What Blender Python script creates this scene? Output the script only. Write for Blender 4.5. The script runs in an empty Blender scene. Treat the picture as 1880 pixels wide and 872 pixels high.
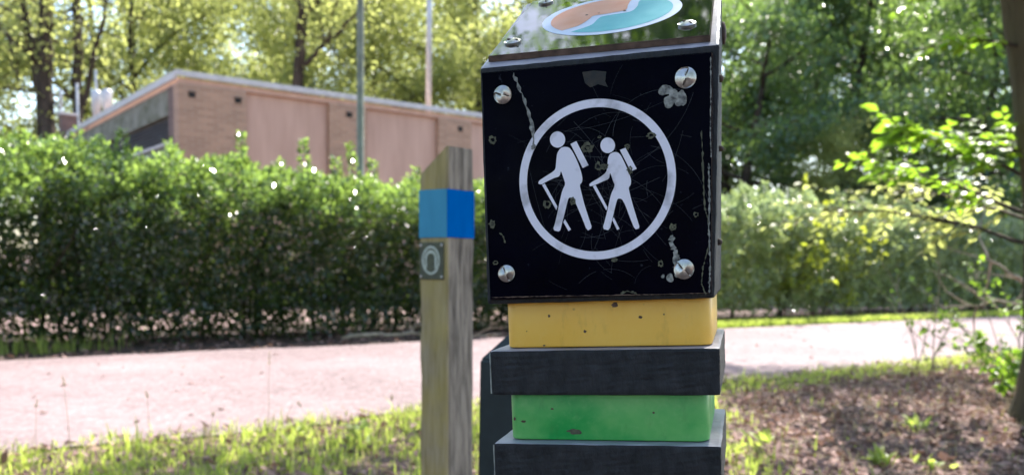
import bpy, bmesh, math, random
import numpy as np
from mathutils import Matrix, Vector

# ------------------------------------------------------------------ camera
S = bpy.context.scene
COL = S.collection
F_PX, W_PX = 1600.0, 1880.0
PITCH, ROLL, CAM_Z = math.radians(6.0), math.radians(1.1), 0.85
cam_d = bpy.data.cameras.new('camera')
cam = bpy.data.objects.new('camera', cam_d)
COL.objects.link(cam)
cam_d.sensor_width = 36.0
cam_d.lens = 36.0 * F_PX / W_PX
cam_d.shift_y = (652.0 - 436.0) / W_PX
cam_d.clip_start = 0.05
cam_d.clip_end = 2000.0
cam.matrix_world = Matrix.Translation((0, 0, CAM_Z)) @ (Matrix.Rotation(math.pi / 2 - PITCH, 4, 'X') @ Matrix.Rotation(ROLL, 4, 'Z'))
cam_d.dof.use_dof = True
cam_d.dof.focus_distance = 0.60
cam_d.dof.aperture_fstop = 10.0
cam_d.dof.aperture_blades = 0
S.camera = cam

# ------------------------------------------------------------------ light
SUN_AZ, SUN_EL = math.radians(27.0), math.radians(50.0)      # azimuth from +Y towards +X
sdir = Vector((math.sin(SUN_AZ) * math.cos(SUN_EL), math.cos(SUN_AZ) * math.cos(SUN_EL), math.sin(SUN_EL)))
world = bpy.data.worlds.new('World')
S.world = world
world.use_nodes = True
wn = world.node_tree
wn.nodes.clear()
wo = wn.nodes.new('ShaderNodeOutputWorld')
wb = wn.nodes.new('ShaderNodeBackground')
ws = wn.nodes.new('ShaderNodeTexSky')
ws.sky_type = 'NISHITA'
ws.sun_disc = False
ws.sun_elevation = SUN_EL
ws.sun_rotation = SUN_AZ
ws.air_density = 1.0
ws.dust_density = 1.2
ws.ozone_density = 1.0
wb.inputs['Strength'].default_value = 0.15
wn.links.new(ws.outputs[0], wb.inputs['Color'])
wn.links.new(wb.outputs[0], wo.inputs['Surface'])
sun_d = bpy.data.lights.new('sun', 'SUN')
sun_d.energy = 5.0
sun_d.angle = math.radians(0.53)
sun_d.color = (1.0, 0.95, 0.86)
sun = bpy.data.objects.new('sun', sun_d)
COL.objects.link(sun)
sun.rotation_euler = sdir.to_track_quat('Z', 'Y').to_euler()
sun.location = (10, 20, 30)

S.view_settings.view_transform = 'Standard'
S.view_settings.look = 'None'
S.view_settings.exposure = 1.85
S.view_settings.gamma = 1.0
S.view_settings.use_curve_mapping = False
S.cycles.max_bounces = 7
S.cycles.diffuse_bounces = 3
S.cycles.glossy_bounces = 3
S.cycles.transmission_bounces = 5
S.cycles.sample_clamp_indirect = 6.0
S.cycles.use_denoising = True

# ------------------------------------------------------------------ helpers
ANG = math.atan2(0.6, 0.8)                       # the lane runs along (0.8, 0.6)
DV = np.array([0.8, 0.6])
NV = np.array([-0.6, 0.8])


def TN(t, n, z=0.0):
    p = t * DV + n * NV
    return (float(p[0]), float(p[1]), z)


def tn_arr(t, n, z):
    return np.stack([t * DV[0] + n * NV[0], t * DV[1] + n * NV[1], z], 1)


def tag(o, label=None, cat=None, group=None, kind=None):
    if label: o['label'] = label
    if cat: o['category'] = cat
    if group: o['group'] = group
    if kind: o['kind'] = kind
    return o


def empty(name, loc=(0, 0, 0), rz=0.0, label=None, cat=None, group=None):
    o = bpy.data.objects.new(name, None)
    COL.objects.link(o)
    o.location = loc
    o.rotation_euler = (0, 0, rz)
    o.empty_display_size = 0.1
    return tag(o, label, cat, group)


def link(name, me, mat=None, parent=None, smooth=False, fresh=False):
    if mat is not None and not me.materials:
        me.materials.append(mat)
    if smooth or fresh:
        me.polygons.foreach_set('use_smooth', np.full(len(me.polygons), bool(smooth)))
    o = bpy.data.objects.new(name, me)
    COL.objects.link(o)
    if parent is not None:
        o.parent = parent
    return o


def mesh_np(name, V, Fa, mat=None, parent=None, smooth=False):
    """V (n,3); Fa (m,k) array of equal sized faces"""
    V = np.asarray(V, np.float32)
    Fa = np.asarray(Fa, np.int32)
    me = bpy.data.meshes.new(name)
    me.vertices.add(len(V))
    me.vertices.foreach_set('co', V.ravel())
    m, k = Fa.shape
    me.loops.add(m * k)
    me.loops.foreach_set('vertex_index', Fa.ravel())
    me.polygons.add(m)
    me.polygons.foreach_set('loop_start', np.arange(0, m * k, k, dtype=np.int32))
    me.update(calc_edges=True)
    return link(name, me, mat, parent, smooth, True)


def bm_obj(name, bm, mat=None, parent=None, smooth=False):
    me = bpy.data.meshes.new(name)
    bm.normal_update()
    bm.to_mesh(me)
    bm.free()
    return link(name, me, mat, parent, smooth)


def bm_box(bm, x0, x1, y0, y1, z0, z1):
    vs = [bm.verts.new((x, y, z)) for z in (z0, z1) for y in (y0, y1) for x in (x0, x1)]
    for f in ((0, 2, 3, 1), (4, 5, 7, 6), (0, 1, 5, 4), (2, 6, 7, 3), (0, 4, 6, 2), (1, 3, 7, 5)):
        bm.faces.new([vs[i] for i in f])
    return vs


def box(name, x0, x1, y0, y1, z0, z1, mat, parent=None, bevel=0.0, seg=2, smooth=False):
    bm = bmesh.new()
    bm_box(bm, x0, x1, y0, y1, z0, z1)
    if bevel:
        bmesh.ops.bevel(bm, geom=list(bm.edges), offset=bevel, segments=seg, profile=0.6, affect='EDGES')
    return bm_obj(name, bm, mat, parent, smooth)


def sheet(name, pts, z, mat, parent=None):
    bm = bmesh.new()
    bm.faces.new([bm.verts.new((p[0], p[1], z)) for p in pts])
    return bm_obj(name, bm, mat, parent)


def tubes(branches, sides=7):
    """branches: list of (pts(k,3), radii(k)) -> V, F quads"""
    Vs, Fs, off = [], [], 0
    ang = np.linspace(0, 2 * np.pi, sides, endpoint=False)
    ca, sa = np.cos(ang), np.sin(ang)
    for pts, rad in branches:
        pts = np.asarray(pts, float)
        rad = np.asarray(rad, float)
        k = len(pts)
        tg = np.gradient(pts, axis=0)
        tg /= np.linalg.norm(tg, axis=1)[:, None] + 1e-9
        ref = np.array([0.0, 0.0, 1.0]) if abs(tg[:, 2]).mean() < 0.8 else np.array([1.0, 0.0, 0.0])
        u = np.cross(tg, ref)
        u /= np.linalg.norm(u, axis=1)[:, None] + 1e-9
        v = np.cross(tg, u)
        ring = pts[:, None, :] + rad[:, None, None] * (u[:, None, :] * ca[None, :, None] + v[:, None, :] * sa[None, :, None])
        Vs.append(ring.reshape(-1, 3))
        i = np.arange(k - 1)[:, None] * sides
        j = np.arange(sides)[None, :]
        j2 = (j + 1) % sides
        q = np.stack([i + j, i + j2, i + sides + j2, i + sides + j], -1).reshape(-1, 4)
        Fs.append(q + off)
        off += k * sides
    return np.concatenate(Vs), np.concatenate(Fs)


def unit(a):
    return a / (np.linalg.norm(a, axis=-1, keepdims=True) + 1e-9)


def leaves(rng, P, D, N, L, Wd, fold=0.25, shape=4):
    """leaf faces at P, pointing along D, facing N; L, Wd arrays. returns V, F"""
    D = unit(D)
    Sd = unit(np.cross(D, N))
    Nn = np.cross(Sd, D)
    L = L[:, None]
    Wd = Wd[:, None]
    m = len(P)
    if shape == 4:
        v0 = P
        v2 = P + D * L
        mid = P + D * L * 0.45 + Nn * Wd * fold
        v1 = mid + Sd * Wd * 0.5
        v3 = mid - Sd * Wd * 0.5
        V = np.stack([v0, v1, v2, v3], 1).reshape(-1, 3)
        b = np.arange(m)[:, None] * 4
        Fc = np.concatenate([b + np.array([[0, 1, 2]]), b + np.array([[0, 2, 3]])])
        return V, Fc
    v0 = P
    c1 = P + D * L * 0.33 + Nn * Wd * 0.05
    c2 = P + D * L * 0.68 - Nn * Wd * 0.02
    v5 = P + D * L - Nn * L * 0.12
    l1 = c1 + Sd * Wd * 0.5 + Nn * Wd * fold
    r1 = c1 - Sd * Wd * 0.5 + Nn * Wd * fold
    l2 = c2 + Sd * Wd * 0.42 + Nn * Wd * fold * 0.7
    r2 = c2 - Sd * Wd * 0.42 + Nn * Wd * fold * 0.7
    V = np.stack([v0, l1, l2, v5, r2, r1, c1, c2], 1).reshape(-1, 3)
    b = np.arange(m)[:, None] * 8
    tri = [(0, 1, 6), (1, 2, 6), (2, 7, 6), (2, 3, 7), (3, 4, 7), (4, 5, 6), (4, 6, 7), (5, 0, 6)]
    Fc = np.concatenate([b + np.array([t]) for t in tri])
    return V, Fc


def rand_dirs(rng, m):
    return unit(rng.normal(size=(m, 3)))


def wave(x, y, seed, scale):
    """cheap smooth 2-D noise in -1..1"""
    r = np.random.default_rng(seed)
    out = np.zeros_like(np.asarray(x, float))
    for k in range(7):
        a = r.uniform(0, 2 * np.pi)
        f = r.uniform(0.6, 2.2) / scale
        out = out + np.sin((x * np.cos(a) + y * np.sin(a)) * f * 2 * np.pi + r.uniform(0, 6.28))
    return out / 3.2


# ------------------------------------------------------------------ materials
def nt_new(name):
    m = bpy.data.materials.new(name)
    m.use_nodes = True
    nt = m.node_tree
    nt.nodes.clear()
    out = nt.nodes.new('ShaderNodeOutputMaterial')
    return m, nt, out


def ramp(nt, fac, stops):
    r = nt.nodes.new('ShaderNodeValToRGB')
    el = r.color_ramp.elements
    while len(el) < len(stops):
        el.new(0.5)
    for e, (p, c) in zip(el, stops):
        e.position = p
        e.color = (c[0], c[1], c[2], 1)
    nt.links.new(fac, r.inputs['Fac'])
    return r.outputs['Color']


def noise(nt, vec, scale, detail=4, rough=0.55, dist=0.0):
    nz = nt.nodes.new('ShaderNodeTexNoise')
    nz.inputs['Scale'].default_value = scale
    nz.inputs['Detail'].default_value = detail
    nz.inputs['Roughness'].default_value = rough
    nz.inputs['Distortion'].default_value = dist
    nt.links.new(vec, nz.inputs['Vector'])
    return nz.outputs['Fac']


def coords(nt, scale=(1, 1, 1), kind='Object'):
    tc = nt.nodes.new('ShaderNodeTexCoord')
    mp = nt.nodes.new('ShaderNodeMapping')
    mp.inputs['Scale'].default_value = scale
    nt.links.new(tc.outputs[kind], mp.inputs['Vector'])
    return mp.outputs['Vector']


def mixc(nt, fac, a, b):
    mx = nt.nodes.new('ShaderNodeMix')
    mx.data_type = 'RGBA'
    if isinstance(fac, float):
        mx.inputs[0].default_value = fac
    else:
        nt.links.new(fac, mx.inputs[0])
    for s, v in ((6, a), (7, b)):
        if isinstance(v, tuple):
            mx.inputs[s].default_value = (v[0], v[1], v[2], 1)
        else:
            nt.links.new(v, mx.inputs[s])
    return mx.outputs[2]


def bump(nt, h, strength, dist):
    b = nt.nodes.new('ShaderNodeBump')
    b.inputs['Strength'].default_value = strength
    b.inputs['Distance'].default_value = dist
    nt.links.new(h, b.inputs['Height'])
    return b.outputs['Normal']


def pbsdf(nt, out, color, rough=0.6, metal=0.0, normal=None, coat=0.0, spec=0.5):
    p = nt.nodes.new('ShaderNodeBsdfPrincipled')
    if isinstance(color, tuple):
        p.inputs['Base Color'].default_value = (color[0], color[1], color[2], 1)
    else:
        nt.links.new(color, p.inputs['Base Color'])
    if isinstance(rough, float):
        p.inputs['Roughness'].default_value = rough
    else:
        nt.links.new(rough, p.inputs['Roughness'])
    p.inputs['Metallic'].default_value = metal
    p.inputs['Coat Weight'].default_value = coat
    p.inputs['Coat Roughness'].default_value = 0.08
    p.inputs['Specular IOR Level'].default_value = spec
    if normal is not None:
        nt.links.new(normal, p.inputs['Normal'])
    nt.links.new(p.outputs[0], out.inputs['Surface'])
    return p


def mat_noise(name, c0, c1, scale=8.0, rough=0.7, bscale=None, bstr=0.3, bdist=0.01, stretch=(1, 1, 1), lo=0.3, hi=0.7, metal=0.0, coat=0.0, spec=0.5, detail=5):
    m, nt, out = nt_new(name)
    v = coords(nt, stretch)
    col = ramp(nt, noise(nt, v, scale, detail), [(lo, c0), (hi, c1)])
    nrm = bump(nt, noise(nt, v, bscale, 6), bstr, bdist) if bscale else None
    pbsdf(nt, out, col, rough, metal, nrm, coat, spec)
    return m


def mat_leaf(name, stops, trans=0.45, tcol=(0.35, 0.55, 0.05), rough=0.4, spec=0.5, clump=1.2):
    """leaf: random tint per leaf and slow change through the crown; light comes through the blade"""
    m, nt, out = nt_new(name)
    g = nt.nodes.new('ShaderNodeNewGeometry')
    v = coords(nt)
    nz = noise(nt, v, clump, 2)
    ad = nt.nodes.new('ShaderNodeMath')
    ad.operation = 'MULTIPLY_ADD'
    nt.links.new(g.outputs['Random Per Island'], ad.inputs[0])
    ad.inputs[1].default_value = 0.55
    sb = nt.nodes.new('ShaderNodeMath')
    sb.operation = 'MULTIPLY'
    nt.links.new(nz, sb.inputs[0])
    sb.inputs[1].default_value = 0.45
    nt.links.new(sb.outputs[0], ad.inputs[2])
    col = ramp(nt, ad.outputs[0], stops)
    p = nt.nodes.new('ShaderNodeBsdfPrincipled')
    nt.links.new(col, p.inputs['Base Color'])
    p.inputs['Roughness'].default_value = rough
    p.inputs['Specular IOR Level'].default_value = spec
    tr = nt.nodes.new('ShaderNodeBsdfTranslucent')
    nt.links.new(mixc(nt, 0.6, col, tcol), tr.inputs['Color'])
    mx = nt.nodes.new('ShaderNodeMixShader')
    mx.inputs[0].default_value = trans
    nt.links.new(p.outputs[0], mx.inputs[1])
    nt.links.new(tr.outputs[0], mx.inputs[2])
    nt.links.new(mx.outputs[0], out.inputs['Surface'])
    return m


def mat_brick(name, c1, c2, mortar):
    m, nt, out = nt_new(name)
    tc = nt.nodes.new('ShaderNodeTexCoord')
    sx = nt.nodes.new('ShaderNodeSeparateXYZ')
    nt.links.new(tc.outputs['Object'], sx.inputs[0])
    ad = nt.nodes.new('ShaderNodeMath')
    nt.links.new(sx.outputs[0], ad.inputs[0])
    nt.links.new(sx.outputs[1], ad.inputs[1])
    cb = nt.nodes.new('ShaderNodeCombineXYZ')
    nt.links.new(ad.outputs[0], cb.inputs[0])
    nt.links.new(sx.outputs[2], cb.inputs[1])
    bt = nt.nodes.new('ShaderNodeTexBrick')
    bt.inputs['Scale'].default_value = 1.0
    bt.inputs['Brick Width'].default_value = 0.22
    bt.inputs['Row Height'].default_value = 0.0625
    bt.inputs['Mortar Size'].default_value = 0.006
    bt.inputs['Color1'].default_value = (*c1, 1)
    bt.inputs['Color2'].default_value = (*c2, 1)
    bt.inputs['Mortar'].default_value = (*mortar, 1)
    nt.links.new(cb.outputs[0], bt.inputs['Vector'])
    nz = noise(nt, tc.outputs['Object'], 1.3, 4)
    col = mixc(nt, ramp(nt, nz, [(0.35, (0, 0, 0)), (0.75, (0.35, 0.35, 0.35))]), bt.outputs['Color'], (0.2, 0.15, 0.12))
    pbsdf(nt, out, col, 0.85, 0.0, bump(nt, bt.outputs['Fac'], -0.5, 0.006))
    return m


# post
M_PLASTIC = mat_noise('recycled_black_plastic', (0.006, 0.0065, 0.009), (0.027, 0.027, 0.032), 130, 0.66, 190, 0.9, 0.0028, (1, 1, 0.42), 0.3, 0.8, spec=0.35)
M_PLASTIC_TOP = mat_noise('dusty_sky_lit_plastic', (0.24, 0.215, 0.25), (0.38, 0.345, 0.39), 45, 0.45, 160, 0.4, 0.001)  # pale top faces: dust, plus sky reflection painted into the colour
M_SAWN = mat_noise('sawn_plastic_end', (0.05, 0.045, 0.038), (0.17, 0.14, 0.115), 130, 0.85, 200, 0.8, 0.002)
M_SLAT = mat_noise('dark_green_bollard_paint', (0.006, 0.013, 0.015), (0.014, 0.024, 0.027), 30, 0.55, 60, 0.3, 0.001)


def make_panel_mat():
    m, nt, out = nt_new('navy_laminate')
    v = coords(nt)
    a = noise(nt, v, 28, 6, 0.65)
    b = noise(nt, v, 210, 3, 0.6)
    col = ramp(nt, a, [(0.35, (0.0003, 0.0003, 0.0030)), (0.72, (0.0009, 0.0010, 0.006))])
    spk = ramp(nt, b, [(0.70, (0, 0, 0)), (0.76, (0.3, 0.3, 0.3))])
    col = mixc(nt, spk, col, (0.06, 0.065, 0.085))
    rg = ramp(nt, noise(nt, v, 40, 5, 0.7), [(0.3, (0.14, 0.14, 0.14)), (0.8, (0.36, 0.36, 0.36))])
    pbsdf(nt, out, col, rg, 0.0, bump(nt, noise(nt, v, 9, 2), 0.08, 0.004), 0.0, 0.02)
    return m


M_PANEL = make_panel_mat()


def make_top_panel_mat():
    m, nt, out = nt_new('glossy_top_laminate')
    v = coords(nt)
    col = ramp(nt, noise(nt, v, 30, 6, 0.65), [(0.3, (0.004, 0.006, 0.007)), (0.75, (0.012, 0.015, 0.016))])
    rg = ramp(nt, noise(nt, v, 60, 4, 0.7), [(0.35, (0.02, 0.02, 0.02)), (0.85, (0.10, 0.10, 0.10))])
    pbsdf(nt, out, col, rg, 0.0, bump(nt, noise(nt, v, 18, 2), 0.06, 0.001), 0.0, 0.28)
    return m


M_TOPPANEL = make_top_panel_mat()
M_CORE_EDGE = mat_noise('laminate_brown_edge', (0.05, 0.03, 0.022), (0.16, 0.10, 0.075), 120, 0.8, 300, 0.4, 0.0005)
M_PRINT = mat_noise('worn_white_print', (0.42, 0.39, 0.44), (0.72, 0.675, 0.77), 55, 0.42, None, lo=0.30, hi=0.46, detail=8)
M_ORANGE = mat_noise('orange_print', (0.62, 0.235, 0.15), (0.68, 0.32, 0.235), 50, 0.4, spec=0.12)
M_TEAL = mat_noise('teal_print', (0.055, 0.35, 0.40), (0.12, 0.43, 0.47), 50, 0.4, spec=0.12)
M_WHITEP = mat_noise('emblem_white_print', (0.50, 0.54, 0.68), (0.60, 0.63, 0.76), 50, 0.4, spec=0.12)
M_STEEL = mat_noise('dull_steel', (0.42, 0.38, 0.34), (0.66, 0.62, 0.58), 240, 0.33, 500, 0.25, 0.0003, metal=0.9)
M_SLOT = mat_noise('screw_slot_rust', (0.03, 0.02, 0.015), (0.12, 0.07, 0.05), 200, 0.8)
M_GLUE = mat_noise('dried_residue', (0.02, 0.02, 0.024), (0.36, 0.35, 0.32), 300, 0.7, 300, 0.5, 0.0004)
M_STAIN = mat_noise('yellowed_residue', (0.03, 0.029, 0.018), (0.13, 0.124, 0.075), 250, 0.7)
M_BROWN = mat_noise('brown_paper_remnant', (0.001, 0.001, 0.003), (0.030, 0.017, 0.008), 190, 0.6, lo=0.4, hi=0.75)
M_SCRATCH = mat_noise('scratch', (0.008, 0.0085, 0.014), (0.05, 0.053, 0.066), 60, 0.6)
M_RIM = mat_noise('rim_light_edge', (0.12, 0.125, 0.12), (0.40, 0.40, 0.36), 120, 0.8)  # pale tone for the rim light painted on the slab edges


def make_block_mat(name, deep, pale, edge, dirt, axis_fade=False):
    m, nt, out = nt_new(name)
    v = coords(nt)
    base = ramp(nt, noise(nt, v, 16, 4, 0.6), [(0.36, deep), (0.64, pale)])
    fine = noise(nt, v, 150, 5, 0.7)
    col = mixc(nt, ramp(nt, fine, [(0.5, (0, 0, 0)), (0.8, (0.25, 0.25, 0.25))]), base, edge)
    vo = nt.nodes.new('ShaderNodeTexVoronoi')
    vo.inputs['Scale'].default_value = 62
    nt.links.new(v, vo.inputs['Vector'])
    wn_ = noise(nt, v, 30, 2)
    ml = nt.nodes.new('ShaderNodeMath')
    ml.operation = 'MULTIPLY'
    nt.links.new(vo.outputs['Distance'], ml.inputs[0])
    ml.inputs[1].default_value = 1.0
    spots = ramp(nt, ml.outputs[0], [(0.035, (1, 1, 1)), (0.075, (0, 0, 0))])
    gate = ramp(nt, wn_, [(0.50, (0, 0, 0)), (0.56, (1, 1, 1))])
    mm = nt.nodes.new('ShaderNodeMix')
    mm.data_type = 'RGBA'
    mm.blend_type = 'MULTIPLY'
    mm.inputs[0].default_value = 1.0
    nt.links.new(spots, mm.inputs[6])
    nt.links.new(gate, mm.inputs[7])
    col = mixc(nt, mm.outputs[2], col, dirt)
    grime = noise(nt, coords(nt, (1, 1, 0.35)), 75, 6, 0.7)
    col = mixc(nt, ramp(nt, grime, [(0.55, (0, 0, 0)), (0.85, (0.45, 0.45, 0.45))]), col, dirt)
    p = pbsdf(nt, out, col, 0.42, 0.0, bump(nt, fine, 0.12, 0.0005))
    p.inputs['Subsurface Weight'].default_value = 0.12
    p.inputs['Subsurface Radius'].default_value = (0.01, 0.01, 0.006)
    return m


M_YELLOW = make_block_mat('yellow_plastic', (0.84, 0.46, 0.062), (0.88, 0.52, 0.10), (0.88, 0.58, 0.18), (0.16, 0.09, 0.03))
M_GREEN = make_block_mat('green_plastic', (0.008, 0.31, 0.058), (0.16, 0.47, 0.13), (0.28, 0.52, 0.22), (0.03, 0.06, 0.02))

# wooden post


def make_wood():
    m, nt, out = nt_new('weathered_wood')
    v = coords(nt, (1, 1, 0.09))
    v2 = coords(nt)
    g1 = noise(nt, v, 95, 8, 0.65, 0.4)
    g2 = noise(nt, v2, 7, 4)
    c = ramp(nt, g1, [(0.32, (0.075, 0.056, 0.043)), (0.55, (0.31, 0.245, 0.19)), (0.75, (0.43, 0.355, 0.28))])
    alg = mixc(nt, ramp(nt, g2, [(0.35, (0.3, 0.3, 0.3)), (0.65, (0.95, 0.95, 0.95))]), c, (0.40, 0.30, 0.085))
    # algae grows on one side of the post only (the -x face)
    tc = nt.nodes.new('ShaderNodeTexCoord')
    sx = nt.nodes.new('ShaderNodeSeparateXYZ')
    nt.links.new(tc.outputs['Object'], sx.inputs[0])
    face = ramp(nt, sx.outputs[0], [(0.0, (0, 0, 0)), (1.0, (0, 0, 0))])
    mr = nt.nodes.new('ShaderNodeMapRange')
    nt.links.new(sx.outputs[0], mr.inputs[0])
    mr.inputs[1].default_value = -0.036
    mr.inputs[2].default_value = -0.0445
    mr.inputs[3].default_value = 0.0
    mr.inputs[4].default_value = 0.85
    col = mixc(nt, mr.outputs[0], c, alg)
    nrm = bump(nt, g1, 0.6, 0.004)
    pbsdf(nt, out, col, 0.9, 0.0, nrm)
    return m


M_WOOD = make_wood()
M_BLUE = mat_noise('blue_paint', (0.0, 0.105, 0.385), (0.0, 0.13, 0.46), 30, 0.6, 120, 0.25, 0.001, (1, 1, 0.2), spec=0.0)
M_BLUE_PALE = mat_noise('pale_blue_paint', (0.035, 0.23, 0.37), (0.05, 0.28, 0.44), 30, 0.5, 120, 0.25, 0.001, (1, 1, 0.2), spec=0.15)  # lighter blue for the band on the -x face
M_PLATE = mat_noise('mossy_metal_plate', (0.02, 0.024, 0.016), (0.075, 0.085, 0.04), 60, 0.55)
M_PLATEW = mat_noise('plate_white_enamel', (0.34, 0.38, 0.30), (0.55, 0.58, 0.52), 90, 0.5)

# setting


def make_asphalt(name, c0, c1, c2):
    m, nt, out = nt_new(name)
    v = coords(nt)
    big = noise(nt, v, 0.55, 4)
    fine = noise(nt, v, 42, 5, 0.8)
    med = noise(nt, v, 9, 5, 0.7)
    a = ramp(nt, fine, [(0.32, c0), (0.52, c1), (0.72, c2)])
    b = mixc(nt, ramp(nt, med, [(0.42, (0, 0, 0)), (0.75, (0.5, 0.5, 0.5))]), a, c0)
    b = mixc(nt, ramp(nt, big, [(0.45, (0, 0, 0)), (0.75, (0.35, 0.35, 0.35))]), b, c2)
    pbsdf(nt, out, b, 0.85, 0.0, bump(nt, fine, 0.5, 0.006), 0.0, 0.15)
    return m


M_ROAD = make_asphalt('pink_grey_asphalt', (0.062, 0.044, 0.046), (0.185, 0.138, 0.143), (0.37, 0.29, 0.30))
M_PATH = make_asphalt('brick_paving', (0.24, 0.16, 0.14), (0.34, 0.24, 0.21), (0.40, 0.30, 0.27))


def make_ground():
    m, nt, out = nt_new('verge_soil')
    v = coords(nt)
    a = noise(nt, v, 28, 8, 0.7)
    b = noise(nt, v, 2.2, 5)
    c = ramp(nt, a, [(0.3, (0.055, 0.036, 0.032)), (0.5, (0.14, 0.092, 0.082)), (0.72, (0.30, 0.20, 0.175))])
    c = mixc(nt, ramp(nt, b, [(0.55, (0, 0, 0)), (0.72, (0.4, 0.4, 0.4))]), c, (0.075, 0.08, 0.03))
    pbsdf(nt, out, c, 0.95, 0.0, bump(nt, a, 0.9, 0.03), 0.0, 0.2)
    return m


M_GROUND = make_ground()
M_BED = mat_noise('dark_hedge_bed', (0.022, 0.016, 0.013), (0.095, 0.07, 0.06), 22, 0.95, 40, 0.9, 0.03, spec=0.2)
M_GRASS = mat_leaf('grass', [(0.15, (0.14, 0.20, 0.035)), (0.5, (0.22, 0.29, 0.055)), (0.85, (0.42, 0.42, 0.16))], 0.52, (0.66, 0.78, 0.14), 0.45, 0.4)
M_DRYGRASS = mat_leaf('dry_grass', [(0.2, (0.22, 0.17, 0.09)), (0.8, (0.38, 0.32, 0.19))], 0.35, (0.4, 0.34, 0.18), 0.7, 0.2)
M_LITTER = mat_leaf('leaf_litter', [(0.15, (0.085, 0.048, 0.044)), (0.45, (0.19, 0.115, 0.105)), (0.68, (0.33, 0.20, 0.18)), (0.88, (0.60, 0.40, 0.35))], 0.15, (0.3, 0.18, 0.1), 0.7, 0.3)
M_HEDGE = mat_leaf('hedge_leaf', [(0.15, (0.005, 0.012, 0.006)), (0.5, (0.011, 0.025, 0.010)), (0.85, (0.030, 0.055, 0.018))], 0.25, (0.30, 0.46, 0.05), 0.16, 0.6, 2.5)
M_HEDGE_LIT = mat_leaf('lit_hedge_leaf', [(0.15, (0.06, 0.12, 0.03)), (0.5, (0.11, 0.19, 0.045)), (0.85, (0.20, 0.28, 0.08))], 0.42, (0.52, 0.74, 0.13), 0.16, 1.0, 2.5)  # paler leaf for the hedge top, sunlight painted into the colour
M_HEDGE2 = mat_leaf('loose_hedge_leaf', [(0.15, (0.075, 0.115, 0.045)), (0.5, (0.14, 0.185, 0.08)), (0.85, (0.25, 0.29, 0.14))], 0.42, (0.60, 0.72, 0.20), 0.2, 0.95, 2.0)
M_HEDGE2_LIT = mat_leaf('lit_loose_hedge_leaf', [(0.15, (0.11, 0.155, 0.08)), (0.5, (0.16, 0.215, 0.115)), (0.85, (0.25, 0.30, 0.18))], 0.40, (0.52, 0.66, 0.26), 0.2, 0.9, 2.0)  # loose hedge top leaves, likewise with painted-in sunlight
M_BARK = mat_noise('bark', (0.022, 0.017, 0.013), (0.085, 0.065, 0.05), 9, 0.95, 24, 1.0, 0.04, (1, 1, 0.18), spec=0.2)
M_BARKDRY = mat_noise('pale_dead_wood', (0.20, 0.15, 0.11), (0.42, 0.34, 0.26), 20, 0.9, 40, 0.5, 0.004)
M_TREE_A = mat_leaf('sunny_tree_leaf', [(0.15, (0.10, 0.13, 0.045)), (0.5, (0.16, 0.20, 0.07)), (0.85, (0.27, 0.28, 0.10))], 0.60, (0.70, 0.74, 0.22), 0.36, 0.6, 0.5)
M_TREE_B = mat_leaf('deep_green_tree_leaf', [(0.15, (0.026, 0.056, 0.036)), (0.5, (0.046, 0.090, 0.052)), (0.85, (0.10, 0.16, 0.065))], 0.40, (0.44, 0.66, 0.12), 0.30, 0.7, 0.6)
M_SPRAY = mat_leaf('backlit_leaf', [(0.15, (0.055, 0.12, 0.018)), (0.5, (0.08, 0.16, 0.022)), (0.85, (0.13, 0.20, 0.03))], 0.55, (0.46, 0.74, 0.045), 0.4, 0.4, 3.0)
M_YELLEAF = mat_leaf('yellow_green_leaf', [(0.15, (0.13, 0.17, 0.02)), (0.85, (0.24, 0.27, 0.035))], 0.5, (0.66, 0.74, 0.06), 0.45, 0.4, 3.0)
M_BRICK = mat_brick('tan_brick', (0.43, 0.255, 0.165), (0.31, 0.18, 0.115), (0.41, 0.30, 0.225))
M_BRICKD = mat_brick('dark_brick', (0.15, 0.085, 0.07), (0.11, 0.06, 0.05), (0.14, 0.11, 0.10))
M_RENDER = mat_noise('pink_render', (0.43, 0.270, 0.205), (0.54, 0.350, 0.270), 5, 0.9, 60, 0.3, 0.004, (1, 1, 0.16))
M_CONC = mat_noise('mossy_concrete', (0.085, 0.09, 0.05), (0.24, 0.23, 0.19), 2.2, 0.9, 30, 0.3, 0.004, (1, 1, 1.6))
M_FASCIA = mat_noise('zinc_roof_edge', (0.42, 0.40, 0.39), (0.56, 0.53, 0.52), 6, 0.6)
M_LOUVRE = mat_noise('grey_louvre', (0.13, 0.135, 0.145), (0.18, 0.185, 0.195), 10, 0.6)
M_DARK = mat_noise('dark_void', (0.01, 0.01, 0.01), (0.02, 0.02, 0.02), 10, 0.9)
M_ROOF = mat_noise('roofing_felt', (0.05, 0.05, 0.05), (0.09, 0.09, 0.09), 5, 0.95)
M_GALV = mat_noise('galvanised_metal', (0.38, 0.39, 0.40), (0.52, 0.53, 0.54), 12, 0.5, metal=0.3)
M_POLE = mat_noise('green_grey_pole', (0.13, 0.145, 0.11), (0.22, 0.235, 0.19), 10, 0.7)

# ------------------------------------------------------------------ the ground
g = sheet('ground', [(-400, -400), (400, -400), (400, 400), (-400, 400)], 0.0, M_GROUND)
tag(g, 'brown verge soil with thin grass', 'ground', kind='structure')


def strip(name, t0, t1, n0, n1, z, mat, wob, seed, step=0.25):
    t = np.arange(t0, t1 + step, step)
    a = n0 + wob * wave(t, t * 0, seed, 1.3) + wob * 0.5 * wave(t, t * 0, seed + 5, 0.35)
    b = n1 + wob * wave(t, t * 0, seed + 9, 1.3) + wob * 0.4 * wave(t, t * 0, seed + 7, 0.3)
    V = np.concatenate([tn_arr(t, a, t * 0 + z), tn_arr(t, b, t * 0 + z)])
    k = len(t)
    i = np.arange(k - 1)
    return mesh_np(name, V, np.stack([i, i + 1, k + i + 1, k + i], 1), mat)


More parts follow.
